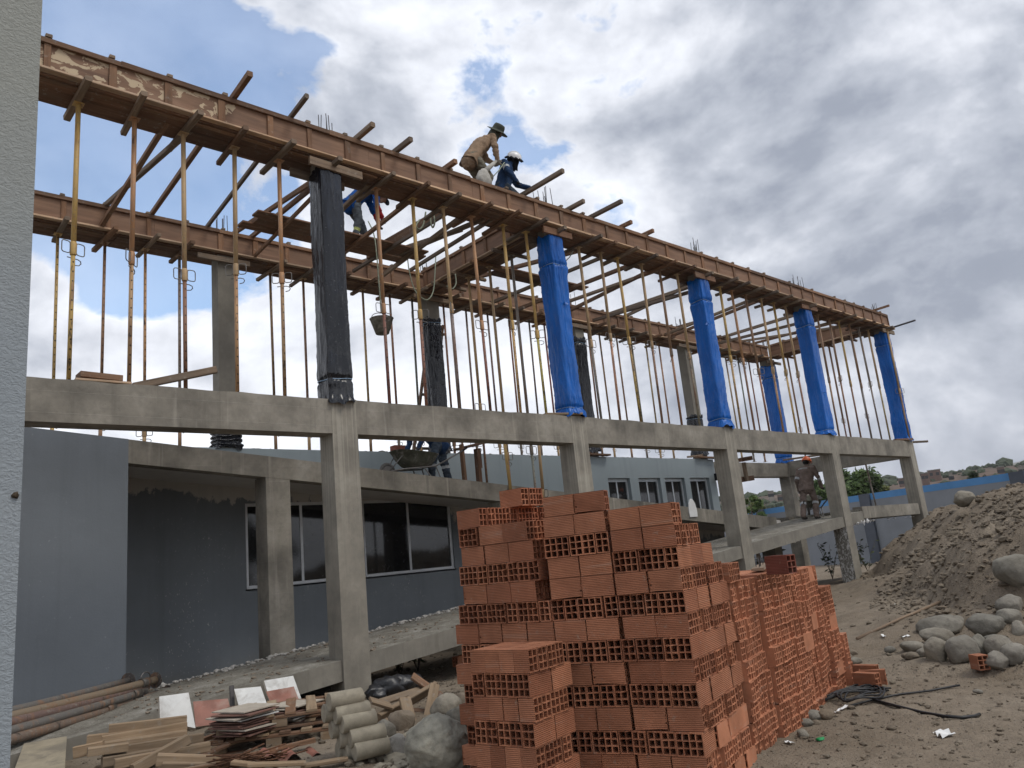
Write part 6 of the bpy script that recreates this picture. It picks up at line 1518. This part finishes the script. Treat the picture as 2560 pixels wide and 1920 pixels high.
def rope(pts, label, r=.012, sag=0):
    P = [V(q_) for q_ in pts]; res = []
    for i in range(len(P)-1):
        a, b, c, d = P[max(0,i-1)], P[i], P[i+1], P[min(len(P)-1,i+2)]
        for k in range(6):
            t = k/6; res.append(.5*((2*b)+(c-a)*t+(2*a-5*b+4*c-d)*t*t+(3*b-a-3*c+d)*t**3))
    res.append(P[-1]); mb = MB(); mb.tube(res, r, 6); return solo('rope', mb, M_ROPE, label, 'rope', 'ropes hanging in the roof frame')
bx_ = lambda x, y: (800+x*.38879, 250+y*.38879)
rope([p+V((0,0,.25)), at(*bx_(365,1000),1,11.6), at(*bx_(345,860),1,11.7), at(*bx_(310,780),1,11.84)], 'rope running from the hands of the worker in blue down to the bucket', .013)
rope([at(*bx_(680,720),1,10.6), at(*bx_(665,800),1,10.6), at(*bx_(640,832),1,10.6), at(*bx_(618,810),1,10.6), at(*bx_(640,770),1,10.7)], 'left loop of pale rope over the board on edge', .016)
rope([at(*bx_(725,710),1,10.5), at(*bx_(738,780),1,10.4), at(*bx_(725,820),1,10.4), at(*bx_(712,780),1,10.45), at(*bx_(715,720),1,10.5)], 'right loop of pale rope over the board on edge', .016)
rope([at(*bx_(745,985),1,12.6), at(*bx_(740,1100),1,12.5), at(*bx_(728,1230),1,12.4), at(*bx_(690,1285),1,12.3), at(*bx_(640,1260),1,12.3), at(*bx_(600,1200),1,12.5), at(*bx_(572,1090),1,12.6), at(*bx_(560,980),1,12.7)], 'long pale rope swagged in front of the back beam corner', .013)
rope([at(*bx_(870,1120),1,11.8), at(*bx_(875,1180),1,11.7), at(*bx_(850,1215),1,11.6), at(*bx_(815,1195),1,11.6)], 'short rope loop hanging from the cross beam', .013)
rope([at(*bx_(1635,960),1,10.2), at(*bx_(1605,1010),1,10.1), at(*bx_(1580,1040),1,10.0), at(*bx_(1575,1105),1,9.98)], 'dark cord hanging behind the second wrapped column', .010)
kx = lambda x, y: (940+x*.16275, 1020+y*.16275)
tb = thing('trestle', 'brown timber trestle with a sloping board on the upper ramp', 'trestle', (10.4, 12.4, z2(10.4)))
mb = MB(); mb.bar(at(*kx(1300,620),1,12.4), at(*kx(1900,500),1,12.4)+V((.3,0,.1)), .5, .05, (0,0,1)); part('board', mb, M_SOFB, tb)
mb = MB(); mb.bar((9.95,12.25,z2(9.9)), at(*kx(1310,560),1,12.25), .1, .06, (1,0,0)); part('leg', mb, M_TIMBERB, tb)
mb = MB(); a = at(*kx(1545,630),1,12.3); mb.bar((a.x,12.3,z2(a.x)), a, .12, .08, (1,0,0)); part('leg', mb, M_SOFB, tb)
mb = MB(); a = at(*kx(1585,620),1,12.5); mb.bar(a-V((0,0,.42)), a, .06, .05, (1,0,0)); part('hanging_stub', mb, M_SOFB, tb)
p = at(*kx(420,640),1,YR); mb = MB(); mb.box(p.x-.2,p.x+.16,YR+.02,YR+.2,4.07,4.22); solo('red_block', mb, M_BRICKD, 'single red brick lying on the grey wall top above the wheelbarrow', 'brick')

# ------------------------------------------------------------------ vegetation
def tree(x, y, H, spread, label, leaf, n, trunk_h=.35, cat='tree', grp=None, seed=0, lsize=.16, clumps=26, name='tree', droop=0):
    rr = random.Random(seed); t = thing(name, label, cat, (x, y, 0), grp)
    mb = MB(); mb.tube([(x,y,-.1),(x+.05*H*rr.uniform(-1,1),y,H*trunk_h),(x+.08*H*rr.uniform(-1,1),y,H*.75)], [H*.028,H*.02,H*.006], 8)
    for k in range(9):
        a = rr.uniform(0, 6.28); z0 = H*rr.uniform(trunk_h*.8, .6); r = spread*rr.uniform(.4,.8)
        mb.tube([(x,y,z0),(x+r*.5*cos(a),y+r*.5*sin(a),z0+H*.10),(x+r*cos(a),y+r*sin(a),z0+H*.2)], [H*.012,H*.008,H*.003], 6)
    part('trunk', mb, M_BARK, t)
    cl = []
    for k in range(clumps):
        a = rr.uniform(0, 6.28); u = rr.uniform(-1, 1); q = rr.uniform(.35, 1)
        zc = H*(trunk_h+(1-trunk_h)*(.5+.45*u*q)); w = spread*q*sqrt(max(.05, 1-(u*.9)**2)); cl.append((V((x+w*cos(a), y+w*sin(a), zc)), spread*rr.uniform(.2,.42)))
    mb = MB()
    for k in range(n):
        c, r = rr.choice(cl); d = V((rr.gauss(0,1), rr.gauss(0,1), rr.gauss(0,.8))); d = d.normalized()*r*rr.random()**.45
        p = c+d - V((0,0,droop*rr.random()**2)); a = V((rr.gauss(0,1), rr.gauss(0,1), rr.gauss(0,1)-droop)).normalized(); b = a.orthogonal().normalized(); s = lsize*rr.uniform(.6,1.4)
        kk = mb.add([p-a*s, p+b*s*.4, p+a*s, p-b*s*.4]); mb.face([kk,kk+1,kk+2,kk+3])
    part('crown', mb, leaf, t); return t
GV = 'trees beyond the boundary wall'
def tree_at(px, py_top, d, spread_px, label, leaf, n, **k):
    p = atd(px, py_top, d); sp = spread_px*d/FOC
    return tree(p.x, p.y, max(1.5, p.z), sp, label, leaf, n, grp=GV, **k)
tree_at(2128, 1158, 52, 62, 'dense green weeping tree between the ramp columns, beyond the wall', M_LEAF, 9000, seed=1, lsize=.22, clumps=40, trunk_h=.2, droop=.5)
tree_at(2060, 1180, 50, 45, 'darker green tree left of the dense weeping one', M_LEAF, 5000, seed=2, lsize=.2, clumps=26, trunk_h=.2, droop=.4)
tree_at(1868, 1212, 40, 24, 'thin wispy tree just right of the grey wall end', M_LEAF, 900, seed=3, lsize=.15, clumps=9, trunk_h=.3)
tree_at(1898, 1246, 44, 40, 'yellowish bush below the wispy tree', M_LEAFY, 4000, seed=4, lsize=.17, clumps=22, trunk_h=.1, name='bush')
tree_at(2228, 1209, 56, 46, 'yellow green bush left of the far corner column', M_LEAFY, 5000, seed=5, lsize=.2, clumps=26, trunk_h=.1, name='bush')
tree_at(2185, 1222, 55, 26, 'small yellow green bush next to the dark prop', M_LEAFY, 2500, seed=6, lsize=.2, clumps=14, trunk_h=.1, name='bush')
tree_at(2440, 1160, 70, 28, 'tall dark tree standing in front of the hillside at right', M_LEAFD, 4000, seed=7, lsize=.26, clumps=18, trunk_h=.2)
tree_at(2412, 1180, 72, 26, 'shorter dark tree left of the tall one on the hillside', M_LEAFD, 2500, seed=8, lsize=.26, clumps=12, trunk_h=.2)
tree_at(2395, 1190, 66, 18, 'small dark shrub at the left of the hillside trees', M_LEAFD, 1500, seed=9, lsize=.22, clumps=8, trunk_h=.1)
for k, (x, y, h_) in enumerate([(9.5, -13, 6.0), (14.5, -17, 7.0), (21, -21, 6.5)]):
    tree(x, y, h_, 2.6, ['leftmost tree mirrored in the dark ground floor windows', 'middle tree mirrored in the dark ground floor windows', 'rightmost tree mirrored in the dark ground floor windows'][k], M_LEAFD, 2600, grp='trees across the yard', seed=20+k, lsize=.22, clumps=22, trunk_h=.25)
def weed(px, py, Y, h, label, seed):
    rr = random.Random(seed); p = at(px, py, 1, Y); p.z = gh(p.x, p.y); t = thing('weed', label, 'plant', p, 'weeds under the ramps'); mb = MB(); ml = MB()
    for k in range(7):
        a = rr.uniform(0,6.28); q1 = p+V((cos(a)*h*.2, sin(a)*h*.2, h*.55)); q2 = p+V((cos(a)*h*.45, sin(a)*h*.45, h*rr.uniform(.8,1.05))); mb.tube([p, q1, q2], [.008,.006,.003], 5)
        for j in range(14):
            c = q1.lerp(q2, rr.random()) if j > 4 else p.lerp(q1, rr.uniform(.3,1)); b = V((rr.gauss(0,1),rr.gauss(0,1),rr.gauss(0,.5))).normalized(); s = h*.06*rr.uniform(.6,1.4); o = b.orthogonal().normalized()
            kk = ml.add([c, c+b*s+o*s*.45, c+b*s*2, c+b*s-o*s*.45]); ml.face([kk,kk+1,kk+2,kk+3])
    part('stem', mb, M_BARK, t); part('foliage', ml, M_LEAFD, t)
weed(2085, 1465, 12.2, 1.1, 'dry weed growing between the fourth columns', 1); weed(2150, 1470, 11.5, 1.0, 'weed beside the chipped column base', 2); weed(2175, 1450, 12.5, 1.1, 'weed right of the chipped column base', 3)
weed(1910, 1400, 12.8, 1.2, 'weed below the ramp at the third column', 4); weed(1000, 1690, 11.0, .6, 'leafy weed under the lower ramp edge by the brick pile', 5); weed(1045, 1680, 11.2, .8, 'darker weed nearest the brick pile under the ramp', 6)
# scattered houses on the slope
def house(px, py, d, w, h, label, mat, seed):
    rr = random.Random(seed); p = atd(px, py, d); zg = hill_h(p.x, p.y); zt = p.z; dirc = V((p.x, p.y, 0)).normalized(); s = V((-dirc.y, dirc.x, 0)); ww, hh = w*d/FOC, h*d/FOC; zb = min(zg, zt-hh)-3
    t = thing('hill_house', label, 'house', (p.x, p.y, zb), 'houses on the far hillside'); M = Matrix(((s.x, dirc.x, 0, p.x), (s.y, dirc.y, 0, p.y), (0, 0, 1, 0), (0, 0, 0, 1)))
    mb = MB(); mb.box(-ww/2, ww/2, 0, ww*.7, zb, zt, 0, M); part('wall', mb, mat, t)
    mb = MB(); mb.box(-ww*.54, ww*.54, -.3, ww*.75, zt, zt+.35, 0, M); part('roof', mb, M_CONCR, t)
    n = max(2, int(ww/3)); mb = MB()
    for i in range(n):
        x = -ww/2+ww*(i+.5)/n; mb = MB(); mb.box(x-.6, x+.6, -.06, .1, zt-2.2, zt-.9, 0, M); part('window', mb, M_HOLE, t)
for k, (px, py, d, w, h, lab, m) in enumerate([(2334, 1176, 330, 28, 9, 'long unfinished brick house on the ridge right of the far column', M_HOUSE),(2310, 1184, 320, 16, 6, 'low house left of the long unfinished one', M_HOUSE),(1926, 1229, 330, 14, 10, 'pale two storey house on the ridge beside the worker', M_HOUSEW),(1950, 1237, 320, 14, 4, 'low house right of the pale two storey one', M_HOUSE),
    (2555, 1166, 260, 20, 8, 'house at the right picture edge above the blue band', M_HOUSEW),(2376, 1184, 280, 8, 6, 'tiny white house beside the hillside track', M_HOUSEW),(2500, 1168, 300, 16, 6, 'low house right of the hillside trees', M_HOUSE),(2285, 1196, 310, 14, 6, 'small house just left of the far corner column', M_HOUSE),(2252, 1197, 330, 12, 6, 'small house on the ridge between the dark prop and far column', M_HOUSE)]): house(px, py, d, w, h, lab, m, k)
p = atd(2183, 1183, 90); t = thing('light_mast', 'thin mast with a rack of floodlights beyond the wall', 'mast', (p.x, p.y, 0))
mb = MB(); mb.tube([(p.x,p.y,0),(p.x,p.y,p.z)], .12, 6); part('pole', mb, M_WIRE, t)
mb = MB(); s = V((cos(YAW),-sin(YAW),0))
for i in range(3):
    for j in range(2):
        c = p + s*((j-.5)*.9) - V((0,0,.5+i*.8)); mb.box(c.x-.35, c.x+.35, c.y-.2, c.y+.2, c.z-.25, c.z+.25)
part('floodlights', mb, M_REBAR, t)

# ------------------------------------------------------------------ air
HAZE = .00022
if HAZE:
    mb = MB(); mb.box(-1650, 2650, -1650, 2650, -12, 150)
    hm = bpy.data.materials.new('haze'); hm.use_nodes = True; hn = hm.node_tree; hn.nodes.clear()
    ho = hn.nodes.new('ShaderNodeOutputMaterial'); hv = hn.nodes.new('ShaderNodeVolumePrincipled'); hv.inputs['Density'].default_value = HAZE; hv.inputs['Color'].default_value = (.93, .95, 1, 1)
    hn.links.new(hv.outputs[0], ho.inputs['Volume'])
    hz = struct('haze', mb, hm, 'stuff', 'thin haze in the air greying the far hills')
